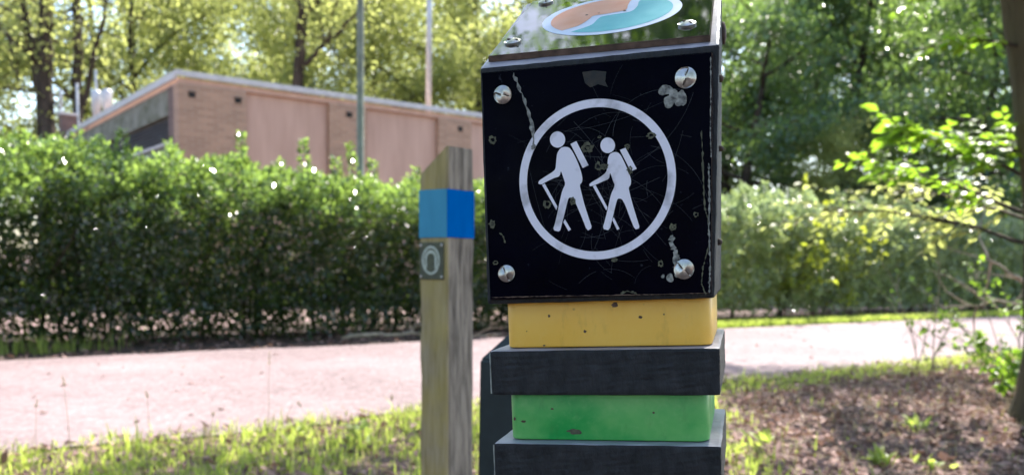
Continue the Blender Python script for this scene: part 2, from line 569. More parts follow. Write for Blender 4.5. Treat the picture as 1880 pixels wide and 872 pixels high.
road = strip('road', -60, 90, 4.15, 7.92, 0.012, M_ROAD, 0.05, 3)
tag(road, 'sunlit pinkish asphalt lane', 'road', kind='structure')
bed = strip('hedge_bed', -60, 90, 7.9, 10.4, 0.006, M_BED, 0.03, 21)
tag(bed, 'dark soil bed under the hedge', 'soil', kind='structure')
path = strip('path', -60, 90, 10.5, 14.6, 0.016, M_PATH, 0.02, 31)
tag(path, 'sunlit paving between hedge and brick building', 'path', kind='structure')

# ------------------------------------------------------------------ brick building
bld = empty('brick_building', TN(4.39, 15.2), ANG, 'low flat-roofed tan brick building with smooth pink wall panels behind the hedge', 'building')
BL = 13.0
HB = 3.72
box('wall', 0.25, BL - 0.05, 0.14, 10.4, 0, HB, M_BRICK, bld)
piers = [(0.0, 1.15), (2.70, 3.47), (5.06, 5.86), (7.45, 8.25), (9.85, 10.65), (12.2, 13.0)]
for a, b in piers:
    box('brick_pier', a, b, 0.0, 0.30, 0, HB - 0.002, M_BRICK, bld, 0.006, 1)
for (a, b), (c, e) in zip(piers[:-1], piers[1:]):
    box('wall_panel', b + 0.002, c - 0.002, 0.085, 0.145, 0.3, HB - 0.004, M_RENDER, bld, 0.006, 1)
    box('plinth', b + 0.002, c - 0.002, 0.06, 0.15, 0, 0.298, M_CONC, bld)
for a in (0.22, 1.0, 3.10, 5.58, 7.95, 10.3):
    v = box('vent', a - 0.055, a + 0.055, -0.012, 0.05, 3.505, 3.585, M_DARK, bld)
    box('vent_hood', a - 0.065, a + 0.065, -0.03, 0.02, 3.587, 3.60, M_BRICKD, v)
box('roof_deck', 0.02, BL - 0.02, 0.02, 10.5, HB, HB + 0.09, M_RENDER, bld)
box('roof_edge', -0.06, BL + 0.06, -0.05, -0.005, HB + 0.10, HB + 0.20, M_FASCIA, bld, 0.012, 2)
box('roof_edge', -0.06, -0.002, -0.003, 10.5, HB + 0.06, HB + 0.188, M_FASCIA, bld, 0.012, 2)
box('roof_edge', BL + 0.002, BL + 0.06, -0.003, 10.5, HB - 0.02, HB + 0.188, M_FASCIA, bld, 0.012, 2)
# end wall facing the left: brick corner, mossy concrete band, louvre
box('brick_pier', 0.004, 0.26, 0.304, 0.62, 0, HB - 0.004, M_BRICKD, bld)
for k, (a, b) in enumerate(((0.66, 3.1), (3.14, 5.6), (5.64, 8.1), (8.14, 10.4))):
    box('concrete_band', 0.03, 0.24, a, b, 3.28, HB + 0.05, M_CONC, bld, 0.01, 1)
box('louvre_recess', 0.20, 0.245, 0.63, 7.4, 2.83, 3.277, M_DARK, bld)
for k in range(7):
    bm = bmesh.new()
    bm_box(bm, 0.06, 0.19, 0.64, 7.4, -0.006, 0.006)
    bmesh.ops.rotate(bm, verts=bm.verts, cent=(0.125, 0, 0), matrix=Matrix.Rotation(math.radians(-35), 3, 'Y'))
    bmesh.ops.translate(bm, verts=bm.verts, vec=(0, 0, 2.875 + k * 0.062))
    bm_obj('louvre_slat', bm, M_LOUVRE, bld)
box('louvre_sill', 0.0, 0.24, 0.63, 7.4, 2.78, 2.826, M_FASCIA, bld)
box('concrete_wall', 0.04, 0.24, 0.63, 10.4, 0, 2.777, M_CONC, bld)


def lathe(bm, prof, seg=20, cx=0, cy=0):
    rings = []
    for r, z in prof:
        rings.append([bm.verts.new((cx + r * math.cos(2 * math.pi * i / seg), cy + r * math.sin(2 * math.pi * i / seg), z)) for i in range(seg)])
    for a, b in zip(rings[:-1], rings[1:]):
        for i in range(seg):
            bm.faces.new((a[i], a[(i + 1) % seg], b[(i + 1) % seg], b[i]))
    bm.faces.new(rings[-1])
    bm.faces.new(list(reversed(rings[0])))


def to_bld(x, y):
    p = np.array([x, y]) - np.array(TN(4.39, 15.2)[:2])
    return float(p @ DV), float(p @ NV)


for bx_, by_, h in ((0.40, 8.05, 4.80), (0.52, 7.5, 4.76)):
    bm = bmesh.new()
    lathe(bm, [(0.09, HB + 0.09), (0.09, h - 0.44), (0.115, h - 0.40), (0.12, h - 0.08), (0.10, h - 0.02), (0.05, h)], 18, bx_, by_)
    bm_obj('roof_ventilator', bm, M_GALV, bld, True)
# thin mast on the roof edge
bm = bmesh.new()
lathe(bm, [(0.055, HB + 0.09), (0.055, 6.6), (0.042, 6.62), (0.042, 9.2)], 12, 5.03, 0.34)
bm_obj('roof_mast', bm, M_GALV, bld, True)

# brick stack with metal pipes at the far end of the building
stk = empty('brick_chimney', (-11.25, 22.3, 0), ANG, 'dark brick stack with thin upright metal pipes beside the flat roof', 'chimney')
box('stack', -0.17, 0.17, -0.17, 0.17, 0, 4.30, M_BRICKD, stk, 0.01, 1)
box('coping', -0.20, 0.20, -0.20, 0.20, 4.302, 4.37, M_FASCIA, stk, 0.01, 1)
for px_, py_, zt in ((-0.12, 0.05, 4.95), (0.23, -0.10, 5.10), (0.62, -0.35, 5.45)):
    bm = bmesh.new()
    lathe(bm, [(0.033, 0.0 if px_ > 0 else 4.372), (0.033, zt), (0.026, zt + 0.01)], 10, px_, py_)
    bm_obj('pipe', bm, M_GALV, stk, True)
box('white_capping_wall', 0.255, 0.59, 0.0, 0.12, 3.2, 4.15, M_FASCIA, stk)

# lamp post behind the hedge
lp = empty('lamp_post', (-2.06, 11.75, 0), 0, 'tall thin green-grey lamp post standing behind the dense hedge', 'lamp post')
bm = bmesh.new()
lathe(bm, [(0.075, 0), (0.075, 0.9), (0.050, 0.95), (0.044, 4.5), (0.036, 6.2)], 14)
bm_obj('pole', bm, M_POLE, lp, True)
bm = bmesh.new()
lathe(bm, [(0.05, 6.2), (0.19, 6.3), (0.21, 6.42), (0.10, 6.55), (0.02, 6.58)], 16)
bm_obj('lamp_head', bm, M_POLE, lp, True)

# ------------------------------------------------------------------ hedges


def hedge(name, label, t0, t1, n0, n1, ztop, zbot, nleaf, leafL, mat, seed, droop=0.35, stems=0.33, shell=0.11, sprigs=(), fill=0.3, foot=0.42, young=None):  # young: top-leaf material with the sunlight put into its colour
    rng = np.random.default_rng(seed)
    root = empty(name, TN(t0, (n0 + n1) / 2), ANG, label, 'hedge')
    Wn = (n1 - n0) / 2
    m = nleaf
    # rounded-box section, sampled along its outline and then inward
    t = rng.uniform(0, t1 - t0, m)
    R = 0.36
    Hh = ztop - zbot
    segs = np.array([Hh - R, R * 1.57, 2 * Wn - 2 * R, R * 1.57, (Hh - R) * 0.6])
    cs = np.concatenate([[0], np.cumsum(segs)])
    # fewer leaves at the foot
    s = rng.uniform(0, cs[-1], m)
    y = np.zeros(m); z = np.zeros(m); ny = np.zeros(m); nz = np.zeros(m)
    a = s < cs[1]
    y[a] = -Wn; z[a] = zbot + (s[a]); ny[a] = -1
    a = (s >= cs[1]) & (s < cs[2])
    th = (s[a] - cs[1]) / R
    y[a] = -Wn + R - R * np.cos(th); z[a] = ztop - R + R * np.sin(th); ny[a] = -np.cos(th); nz[a] = np.sin(th)
    a = (s >= cs[2]) & (s < cs[3])
    y[a] = -Wn + R + s[a] - cs[2]; z[a] = ztop; nz[a] = 1
    a = (s >= cs[3]) & (s < cs[4])
    th = (s[a] - cs[3]) / R
    y[a] = Wn - R + R * np.sin(th); z[a] = ztop - R + R * np.cos(th); ny[a] = np.sin(th); nz[a] = np.cos(th)
    a = s >= cs[4]
    y[a] = Wn; z[a] = ztop - R - (s[a] - cs[4]) / 0.6; ny[a] = 1
    dep = rng.exponential(shell, m) - 0.04
    bumpy = 0.10 * wave(t, z * 1.2 + y, seed, 1.1) + 0.07 * wave(t, z + y * 1.3, seed + 3, 0.34)
    y = y - ny * dep + ny * bumpy
    z = z - nz * dep + nz * bumpy
    z = z + droop * 0.1 * wave(t, t * 0, seed + 8, 2.4) * (z - zbot) / Hh
    # the foot of the hedge is thin and ragged
    low = np.clip((z - zbot) / foot, 0.0, 1)
    keep = rng.random(m) < (0.10 + 0.90 * low * (0.75 + 0.35 * wave(t, z, seed + 11, 0.5)))
    t, y, z, ny, nz = [q[keep] for q in (t, y, z, ny, nz)]
    m = len(t)
    k = int(m * fill)
    tf, yf = rng.uniform(0, t1 - t0, k), rng.uniform(-Wn * 0.75, Wn * 0.75, k)
    zf = zbot + 0.02 + (Hh - 0.2) * rng.random(k) ** 1.1
    t = np.concatenate([t, tf]); y = np.concatenate([y, yf]); z = np.concatenate([z, zf])
    ny = np.concatenate([ny, np.sign(yf)]); nz = np.concatenate([nz, np.zeros(k)])
    m = len(t)
    P = np.stack([t, y, z], 1)
    out = np.stack([np.zeros(m), ny, nz], 1)
    D = unit(rand_dirs(rng, m) + out * 0.55 + np.array([0, 0, 0.25]))
    N = unit(rand_dirs(rng, m) * 0.9 + out * 0.8 + np.array([0, 0, 0.5]))
    L = leafL * rng.uniform(0.55, 1.35, m)
    # upright shoots
    Pb = [P]; Db = [D]; Nb = [N]; Lb = [L]
    twig = []
    for (st, sn, h) in sprigs:
        h = h * 1.2
        k = int(h * 300)
        zz = np.sqrt(rng.random(k)) * h
        zz = h - zz if h < 0.0 else rng.random(k) * h
        lean = rng.normal(0, 0.12, 2)
        base = np.array([st - t0, sn - (n0 + n1) / 2, ztop - 0.02])
        rad = 0.03 + 0.05 * (1 - zz / h)
        a2 = rng.uniform(0, 6.28, k)
        q = base + np.stack([lean[0] * zz + np.cos(a2) * rad * 0.5, lean[1] * zz + np.sin(a2) * rad * 0.5, zz], 1)
        Pb.append(q)
        Db.append(unit(np.stack([np.cos(a2), np.sin(a2), np.full(k, 0.7)], 1)))
        Nb.append(unit(rand_dirs(rng, k) + np.array([0, 0, 1.0])))
        Lb.append(leafL * rng.uniform(0.8, 1.25, k))
        zs = np.linspace(-0.3, h, 5)
        twig.append((base + np.stack([lean[0] * zs, lean[1] * zs, zs], 1), np.linspace(0.006, 0.002, 5)))
    P = np.concatenate(Pb); D = np.concatenate(Db); N = np.concatenate(Nb); L = np.concatenate(Lb)
    # plain leaves, and paler top leaves with the sunlight put into their colour
    lit_top = (P[:, 2] > ztop - 0.40 + 0.18 * wave(P[:, 0], P[:, 1], seed + 21, 0.6)) & (rng.random(len(P)) < 0.72)
    for nm_, sel, mt_ in (('foliage', ~lit_top, mat), ('lit_top_foliage', lit_top, young or mat)):
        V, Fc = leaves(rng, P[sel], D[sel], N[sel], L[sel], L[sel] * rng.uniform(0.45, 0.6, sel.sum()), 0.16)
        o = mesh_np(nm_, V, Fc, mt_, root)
        o['kind'] = 'stuff'
    for tw_ in twig:
        V, Fq = tubes([tw_], 5)
        mesh_np('shoot', V, Fq, M_BARK, root, True)
    # stems, one object each
    x = 0.1
    while x < t1 - t0:
        x += rng.uniform(0.6, 1.4) * stems
        zs = np.linspace(0, ztop * 0.72, 9)
        r0 = rng.uniform(0.012, 0.030)
        br = []
        cy = rng.uniform(-0.25, 0.25)
        pts = np.stack([x + np.cumsum(rng.normal(0, 0.03, 9)), cy + np.cumsum(rng.normal(0, 0.035, 9)), zs], 1)
        br.append((pts, np.linspace(r0, r0 * 0.35, 9)))
        for q in range(3):
            i = rng.integers(1, 6)
            dd = unit(np.array([rng.normal(), rng.normal(), 1.1]))
            l = rng.uniform(0.4, 0.9)
            ss = np.linspace(0, l, 6)[:, None]
            p2 = pts[i] + dd * ss + rng.normal(0, 0.012, (6, 3)) * (ss > 0)
            br.append((p2, np.linspace(r0 * 0.6, 0.004, 6)))
        V, Fq = tubes(br, 6)
        mesh_np('stem', V, Fq, M_BARK, root, True)
    return root


hedge('dense_hedge', 'dense clipped dark green hedge with glossy leaves in front of the brick building', -1.5, 8.6, 8.62, 9.75, 1.76, 0.03, 150000, 0.056, M_HEDGE, 5, 0.5, 0.22, fill=0.44, foot=0.32, young=M_HEDGE_LIT,
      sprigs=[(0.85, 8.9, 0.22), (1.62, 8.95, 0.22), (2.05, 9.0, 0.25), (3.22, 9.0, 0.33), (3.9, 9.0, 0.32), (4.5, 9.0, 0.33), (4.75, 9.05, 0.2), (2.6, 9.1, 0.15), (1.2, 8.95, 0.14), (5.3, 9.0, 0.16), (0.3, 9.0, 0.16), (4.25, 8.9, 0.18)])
hedge('loose_hedge', 'looser grey-green hedge with a sparse foot along the grassy edge of the lane', 8.7, 30.0, 8.75, 9.95, 1.92, 0.12, 170000, 0.080, M_HEDGE2, 9, 0.9, 0.42, 0.16, young=M_HEDGE2_LIT,
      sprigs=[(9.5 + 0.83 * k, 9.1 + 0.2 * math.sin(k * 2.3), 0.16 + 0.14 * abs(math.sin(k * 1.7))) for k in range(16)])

# ------------------------------------------------------------------ trees


def poly(rng, p, d, length, k, wob, up=0.0):
    pts = [np.array(p, float)]
    d = unit(np.array(d, float))
    st = length / (k - 1)
    for i in range(k - 1):
        d = unit(d + rng.normal(0, wob, 3) + np.array([0, 0, up]))
        pts.append(pts[-1] + d * st)
    return np.array(pts)


def tree_meshes(seed, H, r0, crown_r, f0, nlimb, nleaf, leafL, clump_r, lmat, extra=None, sub=5, flat=0.7, low=-0.1):
    rng = np.random.default_rng(seed)
    tk = poly(rng, (0, 0, -0.05), (0, 0, 1), H * 0.9, 12, 0.045, 0.05)
    br = [(tk, r0 * np.linspace(1.0, 0.12, 12) * np.concatenate([[1.35, 1.08], np.ones(10)]))]
    clumps = []
    if extra:
        for pts, r_a, r_b in extra:
            pts = np.array(pts, float)
            br.append((pts, np.linspace(r_a, r_b, len(pts))))
            clumps.append(pts[-1])
    for i in range(nlimb):
        f = f0 + (0.97 - f0) * (i + rng.random()) / nlimb
        zi = f * 11
        i0 = int(min(zi, 10))
        p = tk[i0] + (tk[i0 + 1] - tk[i0]) * (zi - i0)
        az = i * 2.4 + rng.uniform(-0.4, 0.4)
        el = low + 0.85 * f + rng.uniform(-0.15, 0.2)
        ln = crown_r * (1.05 - 0.62 * max(0, f - 0.35)) * rng.uniform(0.75, 1.1)
        d = (math.cos(az) * math.cos(el), math.sin(az) * math.cos(el), math.sin(el))
        lb = poly(rng, p, d, ln, 7, 0.12, 0.03)
        rr = r0 * 0.42 * (1 - 0.6 * f)
        br.append((lb, np.linspace(rr, rr * 0.2, 7)))
        for s in range(sub):
            j = rng.integers(2, 7)
            d2 = unit(unit(lb[j] - lb[j - 1]) + rng.normal(0, 0.75, 3) * np.array([1, 1, 0.6]))
            sb = poly(rng, lb[j], d2, ln * rng.uniform(0.25, 0.5), 5, 0.15, 0.02)
            br.append((sb, np.linspace(rr * 0.35, 0.008, 5)))
            clumps += [sb[-1], sb[2]]
        clumps += [lb[-1], lb[4]]
    clumps += [tk[-1]] * 3
    Vt, Ft = tubes(br, 7)
    C = np.array(clumps)
    ci = rng.integers(0, len(C), nleaf)
    cr = (clump_r * rng.uniform(0.55, 1.25, len(C)))[ci]
    off = rng.normal(0, 0.5, (nleaf, 3)) * cr[:, None] * np.array([1, 1, flat])
    P = C[ci] + off
    P[:, 2] = np.maximum(P[:, 2], 0.35)
    outv = unit(off + (P - np.array([0, 0, H * 0.55])) * 0.06)
    D = unit(rand_dirs(rng, nleaf) + outv * 0.5 - np.array([0, 0, 0.35]))
    N = unit(rand_dirs(rng, nleaf) * 0.75 + np.array([0, 0, 0.8]) + outv * 0.3)
    L = leafL * rng.uniform(0.6, 1.3, nleaf)
    Vl, Fl = leaves(rng, P, D, N, L, L * rng.uniform(0.5, 0.75, nleaf), 0.14)
    return (Vt, Ft), (Vl, Fl)


PROTO = {}


def proto(key, *a, **k):
    lmat = a[9]
    (Vt, Ft), (Vl, Fl) = tree_meshes(*a, **k)
    ot = mesh_np('trunk', Vt, Ft, M_BARK, None, True)
    ol = mesh_np('crown', Vl, Fl, lmat)
    PROTO[key] = (ot.data, ol.data)
    for o in (ot, ol):
        bpy.data.objects.remove(o)


proto('sunny1', 11, 12.5, 0.24, 4.2, 0.22, 16, 30000, 0.16, 1.2, M_TREE_A)
proto('sunny2', 12, 14.0, 0.28, 4.8, 0.25, 17, 32000, 0.16, 1.25, M_TREE_A)
proto('deep1', 13, 11.5, 0.24, 4.4, 0.10, 19, 25000, 0.175, 1.15, M_TREE_B, low=-0.3, sub=4, flat=0.42)
proto('deep2', 14, 13.0, 0.26, 4.6, 0.12, 19, 25000, 0.175, 1.2, M_TREE_B, low=-0.25, sub=4, flat=0.42)


def put_tree(name, key, x, y, rz, sc, label, group=None):
    r = empty(name, (x, y, 0), rz, label, 'tree', group)
    r.scale = (sc, sc, sc)
    link('trunk', PROTO[key][0], None, r)
    link('crown', PROTO[key][1], None, r)
    return r


LB_A = 'yellow-green sunlit tree in the wood behind the flat-roofed building'
GR_A = 'trees behind the building'
for k, (x, y, sc) in enumerate([(-22, 33, 1.05), (-16.5, 36, 1.1), (-13, 31, 0.95), (-8.0, 33.5, 0.95), (-5.2, 30, 0.82), (-1.2, 32, 0.9), (2.2, 35, 1.0), (-19, 28, 0.85), (-3, 42, 1.0), (-11, 43, 1.0), (5.5, 42, 1.0), (-30, 38, 1.1), (-17, 45, 1.15), (-7, 47, 1.15), (-25, 30, 0.95)]):
    put_tree('sunlit_tree', ('sunny1', 'sunny2')[k % 2], x, y, k * 1.37, sc, LB_A, GR_A)
LB_B = 'dark blue-green leafy tree in the wood beyond the loose hedge'
GR_B = 'trees beyond the loose hedge'
for k, (x, y, sc) in enumerate([(6.4, 26.5, 0.88), (10.2, 28, 0.95), (14.0, 26.5, 0.9), (18.5, 29, 1.0), (8.2, 33, 1.05), (12.5, 34, 1.1), (17, 36, 1.1), (23, 34, 1.1), (10, 42, 1.25), (17, 46, 1.3), (25, 45, 1.3)]):
    put_tree('dark_tree', ('deep1', 'deep2')[k % 2], x, y, k * 2.11 + 0.4, sc, LB_B, GR_B)
put_tree('sunlit_sapling', 'sunny1', 8.6, 23.5, 0.7, 0.36, 'small bright yellow-green tree in front of the dark wood beyond the loose hedge')
LB_C = 'unseen leafy tree added behind the viewer to darken the waymark post'
for k, (x, y, sc) in enumerate([(-6.5, -8.0, 0.7), (-1.0, -10, 0.62), (4.5, -8.5, 0.7), (10.0, -3, 0.9), (-11, -2, 0.9)]):  # out-of-view trees added to darken the post and its reflections
    put_tree('shade_tree', ('deep1', 'deep2')[k % 2], x, y, k * 1.9, sc, LB_C, 'added trees behind the viewer')


# dark many-stemmed tree beside the chimney and forked tree over the roof: trunks follow the photo
def special_tree(name, x, y, trunks, seed, label, nleaf, clump_r, box_, lmat, leafL=0.14):
    rng = np.random.default_rng(seed)
    r = empty(name, (x, y, 0), 0, label, 'tree')
    br = []
    clumps = []
    for pts, ra, rb in trunks:
        pts = np.array(pts, float)
        # resample smoothly
        tt = np.linspace(0, len(pts) - 1, 4 * len(pts))
        sm = np.stack([np.interp(tt, np.arange(len(pts)), pts[:, i]) for i in range(3)], 1)
        sm[1:-1] = (sm[:-2] + sm[1:-1] * 2 + sm[2:]) / 4
        sm += rng.normal(0, 0.02, sm.shape)
        rad = np.linspace(ra, rb, len(sm))
        br.append((sm, rad))
        for q in range(7):
            j = rng.integers(len(sm) // 3, len(sm))
            d2 = unit(rng.normal(0, 1, 3) + np.array([0, 0, 0.35]))
            l = rng.uniform(1.0, 2.4)
            sb = poly(rng, sm[j], d2, l, 6, 0.16, 0.0)
            br.append((sb, np.linspace(min(0.045, rad[j] * 0.5), 0.008, 6)))
            clumps += [sb[-1], sb[3]]
    V, Fq = tubes(br, 8)
    mesh_np('trunk', V, Fq, M_BARK, r, True)
    C = np.array(clumps + [(rng.uniform(box_[0], box_[1]), rng.uniform(-1.5, 1.5), rng.uniform(box_[2], box_[3])) for _ in range(26)])
    ci = rng.integers(0, len(C), nleaf)
    P = C[ci] + rng.normal(0, 0.5, (nleaf, 3)) * clump_r
    D = unit(rand_dirs(rng, nleaf) - np.array([0, 0, 0.4]))
    N = unit(rand_dirs(rng, nleaf) * 0.8 + np.array([0, 0, 0.7]))
    L = leafL * rng.uniform(0.6, 1.3, nleaf)
    V, Fc = leaves(rng, P, D, N, L, L * 0.6, 0.14)
    mesh_np('crown', V, Fc, lmat, r)
    return r


# local metres at Y = 24: one photo pixel is 0.015 m
special_tree('dark_stemmed_tree', -12.7, 24.0,
             [([(0, 0, 0), (0, 0, 2.5), (0.0, 0, 4.4), (0.02, 0, 5.6), (0.1, 0, 6.8), (0.08, 0.1, 8.0), (0.2, 0.2, 10.0)], 0.30, 0.12),
              ([(0, 0, 4.6), (-0.15, 0, 5.6), (-0.28, -0.1, 6.6), (-0.42, -0.2, 7.6), (-0.6, -0.3, 9.5)], 0.17, 0.06),
              ([(0.72, 0.4, 0), (0.68, 0.4, 3.0), (0.68, 0.4, 4.6), (0.74, 0.4, 6.2), (0.76, 0.4, 8.0), (0.8, 0.4, 10.5)], 0.19, 0.09),
              ([(0.85, 0.4, 4.9), (1.15, 0.3, 6.0), (1.45, 0.2, 6.8), (1.75, 0.0, 7.6), (2.2, 0, 8.6)], 0.075, 0.03),
              ([(-0.2, 0, 6.0), (-0.8, -0.3, 6.6), (-1.4, -0.5, 7.4), (-2.2, -0.6, 8.2)], 0.07, 0.02),
              ([(-0.75, -0.3, 6.6), (-0.55, -0.5, 5.9), (-0.35, -0.6, 5.2)], 0.035, 0.015)],
             41, 'dark tree with several upright stems and thin foliage beside the brick stack', 4500, 0.9, (-3.0, 3.5, 6.0, 11.0), M_TREE_A)
special_tree('forked_tree', -6.6, 27.0,
             [([(0, 0, 0), (0, 0, 3.5), (0, 0, 6.6), (0.1, 0, 7.6), (0.14, 0, 8.6), (0.16, 0, 10.0), (0.2, 0, 12)], 0.22, 0.08),
              ([(0.1, 0, 8.0), (0.7, -0.2, 8.5), (1.4, -0.4, 8.9), (2.4, -0.5, 9.2), (3.6, -0.6, 9.5)], 0.11, 0.04),
              ([(0.15, 0, 6.6), (0.8, -0.2, 7.2), (1.6, -0.3, 7.9), (2.1, -0.3, 8.4)], 0.08, 0.035),
              ([(0.1, 0, 8.3), (-0.5, 0.2, 9.2), (-1.2, 0.3, 10.2)], 0.07, 0.02)],
             43, 'forked bare-limbed tree rising above the flat roof behind the lamp post', 3600, 0.9, (-3.2, 4.0, 7.5, 12.5), M_TREE_A)

# ------------------------------------------------------------------ near tree at the right, its boughs reach into the picture
def near_tree():
    rng = np.random.default_rng(77)
    r = empty('mossy_tree', (3.14, 5.0, 0), 0, 'mossy tree trunk with bright backlit leafy boughs on the leaf-littered verge', 'tree')
    trunk = np.array([(0.02, 0, -0.05), (0.0, 0, 0.15), (-0.01, 0, 0.5), (-0.06, 0, 1.0), (-0.14, 0, 1.5), (-0.24, 0, 2.0), (-0.36, 0, 2.5), (-0.42, 0.0, 3.2), (-0.36, -0.1, 4.2), (-0.3, -0.2, 5.4), (0.0, 0.2, 6.8), (0.1, 0.2, 8.2)])
    rad = np.array([0.27, 0.20, 0.165, 0.15, 0.145, 0.14, 0.135, 0.125, 0.11, 0.085, 0.055, 0.02])
    tt = np.linspace(0, 11, 45)
    tp = np.stack([np.interp(tt, np.arange(12), trunk[:, i]) for i in range(3)], 1)
    V, Fq = tubes([(tp, np.interp(tt, np.arange(12), rad) * (1 + 0.04 * np.sin(tt * 3.1)))], 18)
    V[:, :2] += (rng.normal(0, 0.004, (len(V), 2)))
    m = mesh_np('trunk', V, Fq, M_BARKMOSS, r, True)
    # high crown (over the frame) that shades the post
    clumps = []
    limbs = []
    for i in range(15):
        z = 3.0 + 4.8 * i / 15
        p = np.array([np.interp(z, trunk[:, 2], trunk[:, 0]), np.interp(z, trunk[:, 2], trunk[:, 1]), z])
        az = i * 2.4
        el = 0.15 + 0.06 * i
        ln = 2.7 * (1 - 0.03 * i) * rng.uniform(0.85, 1.1)
        lb = poly(rng, p, (math.cos(az) * math.cos(el), math.sin(az) * math.cos(el), math.sin(el)), ln, 7, 0.1, 0.02)
        limbs.append((lb, np.linspace(0.045, 0.012, 7)))
        for s in range(6):
            j = rng.integers(2, 7)
            d2 = unit(unit(lb[j] - lb[j - 1]) + rng.normal(0, 0.7, 3) * np.array([1, 1, 0.4]))
            sb = poly(rng, lb[j], d2, rng.uniform(0.6, 1.4), 5, 0.12)
            limbs.append((sb, np.linspace(0.014, 0.004, 5)))
            clumps += [sb[-1], sb[2], sb[3]]
    far = []  # unseen limbs added to shade verge and lane and darken the top-plate reflection
    for (cx, cy, cz_), rad_, nb in (((-0.25, 1.1, 4.4), 1.0, 20), ((1.25, 6.0, 5.7), 1.1, 24), ((-2.7, 0.3, 5.4), 1.6, 30)):
        c = np.array([cx, cy, cz_])
        p = np.array([-0.36, -0.08, 3.9])
        sx = np.linspace(0, 1, 10)[:, None]
        lb = p + (c - p) * sx + np.array([0, 0, 0.35]) * np.sin(sx * np.pi) + rng.normal(0, 0.04, (10, 3)) * (sx > 0)
        limbs.append((lb, np.linspace(0.06, 0.015, 10)))
        for q in range(nb):
            e_ = c + rng.normal(0, 0.55, 3) * rad_ * np.array([1, 1, 0.45])
            e_[2] = max(e_[2], 3.7 + 0.33 * max(0.0, e_[1] - 1.0))
            j = rng.integers(5, 10)
            limbs.append((np.linspace(lb[j], e_, 5) + rng.normal(0, 0.03, (5, 3)) * np.array([[0], [1], [1], [1], [0]]), np.linspace(0.014, 0.004, 5)))
            far.append(e_)
    V, Fq = tubes(limbs, 6)
    mesh_np('limbs', V, Fq, M_BARK, r, True)
    C = np.array(clumps)
    k = 36000
    ci = rng.integers(0, len(C), k)
    P = C[ci] + rng.normal(0, 0.26, (k, 3)) * np.array([1, 1, 0.45])
    P = P + np.array([-0.85, -0.85, 0.0])
    FC = np.array(far)
    kf = 15000
    P = np.concatenate([P, FC[rng.integers(0, len(FC), kf)] + rng.normal(0, 0.27, (kf, 3)) * np.array([1, 1, 0.5])])
    P = P[P[:, 2] > 2.75]
    # a gap in the crown lets the sun through to the low boughs
    sxy = np.array([sdir.x, sdir.y]) / sdir.z
    hit = P[:, :2] - (P[:, 2:3] - 1.8) * sxy
    gap = (hit[:, 0] > -1.25) & (hit[:, 0] < 0.05) & (hit[:, 1] > -0.45) & (hit[:, 1] < 1.4) & (rng.random(len(P)) < 0.8)
    P = P[~gap]
    k = len(P)
    D = unit(rand_dirs(rng, k) * np.array([1, 1, 0.4]) - np.array([0, 0, 0.25]))
    N = unit(rand_dirs(rng, k) * 0.55 + np.array([0, 0, 1.0]))
    L = rng.uniform(0.06, 0.105, k)
    V, Fc = leaves(rng, P, D, N, L, L * 0.6, 0.14)
    mesh_np('crown', V, Fc, M_SPRAY, r)

    # low boughs in view: (start, end, leaves, spread) in tree-local metres
    def bough(a, b, nl, wid, thick, Lm, mat, sag=0.05):
        a = np.array(a); b = np.array(b)
        s = np.linspace(0, 1, 8)[:, None]
        main = a + (b - a) * s + np.array([0, 0, 1]) * (np.sin(s * np.pi) * sag) + rng.normal(0, 0.012, (8, 3)) * (s > 0)
        brs = [(main, np.linspace(0.014, 0.004, 8))]
        ax = unit(b - a)
        side = unit(np.cross(ax, [0, 0, 1]))
        PP, DD, NN, LL = [], [], [], []
        ntw = max(5, nl // 9)
        for q in range(ntw):
            f = rng.uniform(0.25, 1.0)
            p0 = np.array([np.interp(f, s[:, 0], main[:, i]) for i in range(3)])
            sd = 1 if q % 2 else -1
            dd = unit(ax * 0.8 + side * sd * rng.uniform(0.3, 1.1) + np.array([0, 0, rng.normal(0, thick)]))
            ln = wid * rng.uniform(0.5, 1.1)
            tw = poly(rng, p0, dd, ln, 6, 0.1, -0.02)
            brs.append((tw, np.linspace(0.005, 0.0015, 6)))
            for w in range(nl // ntw):
                ff = (w + 0.8) / (nl // ntw + 0.3) * 5
                i0 = min(int(ff), 4)
                pp = tw[i0] + (tw[i0 + 1] - tw[i0]) * (ff - i0)
                sd2 = 1 if w % 2 else -1
                sv = unit(np.cross(dd, [0, 0, 1]))
                PP.append(pp)
                DD.append(unit(dd * 0.7 + sv * sd2 * 0.8 + np.array([0, 0, rng.uniform(-0.65, 0.1)])))
                NN.append(unit(np.array([0, 0, 1.0]) + rng.normal(0, 0.35, 3)))
                LL.append(Lm * rng.uniform(0.65, 1.2))
        V, Fq = tubes(brs, 5)
        bo = mesh_np('bough', V, Fq, M_BARK, r, True)
        LL = np.array(LL)
        V, Fc = leaves(rng, np.array(PP), np.array(DD), np.array(NN), LL, LL * 0.55, 0.1, 6)
        lo = mesh_np('leaf_spray', V, Fc, mat, bo)
        lo['kind'] = 'stuff'

    bough((-0.22, 0, 2.10), (-1.05, -0.25, 2.02), 90, 0.24, 0.25, 0.085, M_SPRAY)
    bough((-0.27, 0, 2.50), (-1.0, -0.15, 2.34), 110, 0.28, 0.3, 0.085, M_SPRAY)
    bough((-0.10, 0, 1.25), (-0.82, 0.4, 1.66), 190, 0.34, 0.2, 0.105, M_SPRAY, 0.1)
    bough((-0.10, 0.05, 1.15), (-0.75, 0.8, 1.50), 200, 0.4, 0.3, 0.085, M_SPRAY, 0.05)
    bough((-0.08, 0.05, 1.0), (-0.9, 1.3, 1.28), 220, 0.55, 0.35, 0.08, M_TREE_A, 0.05)
    bough((-0.08, 0.05, 1.1), (-0.3, 1.4, 1.42), 160, 0.5, 0.35, 0.08, M_TREE_A, 0.05)
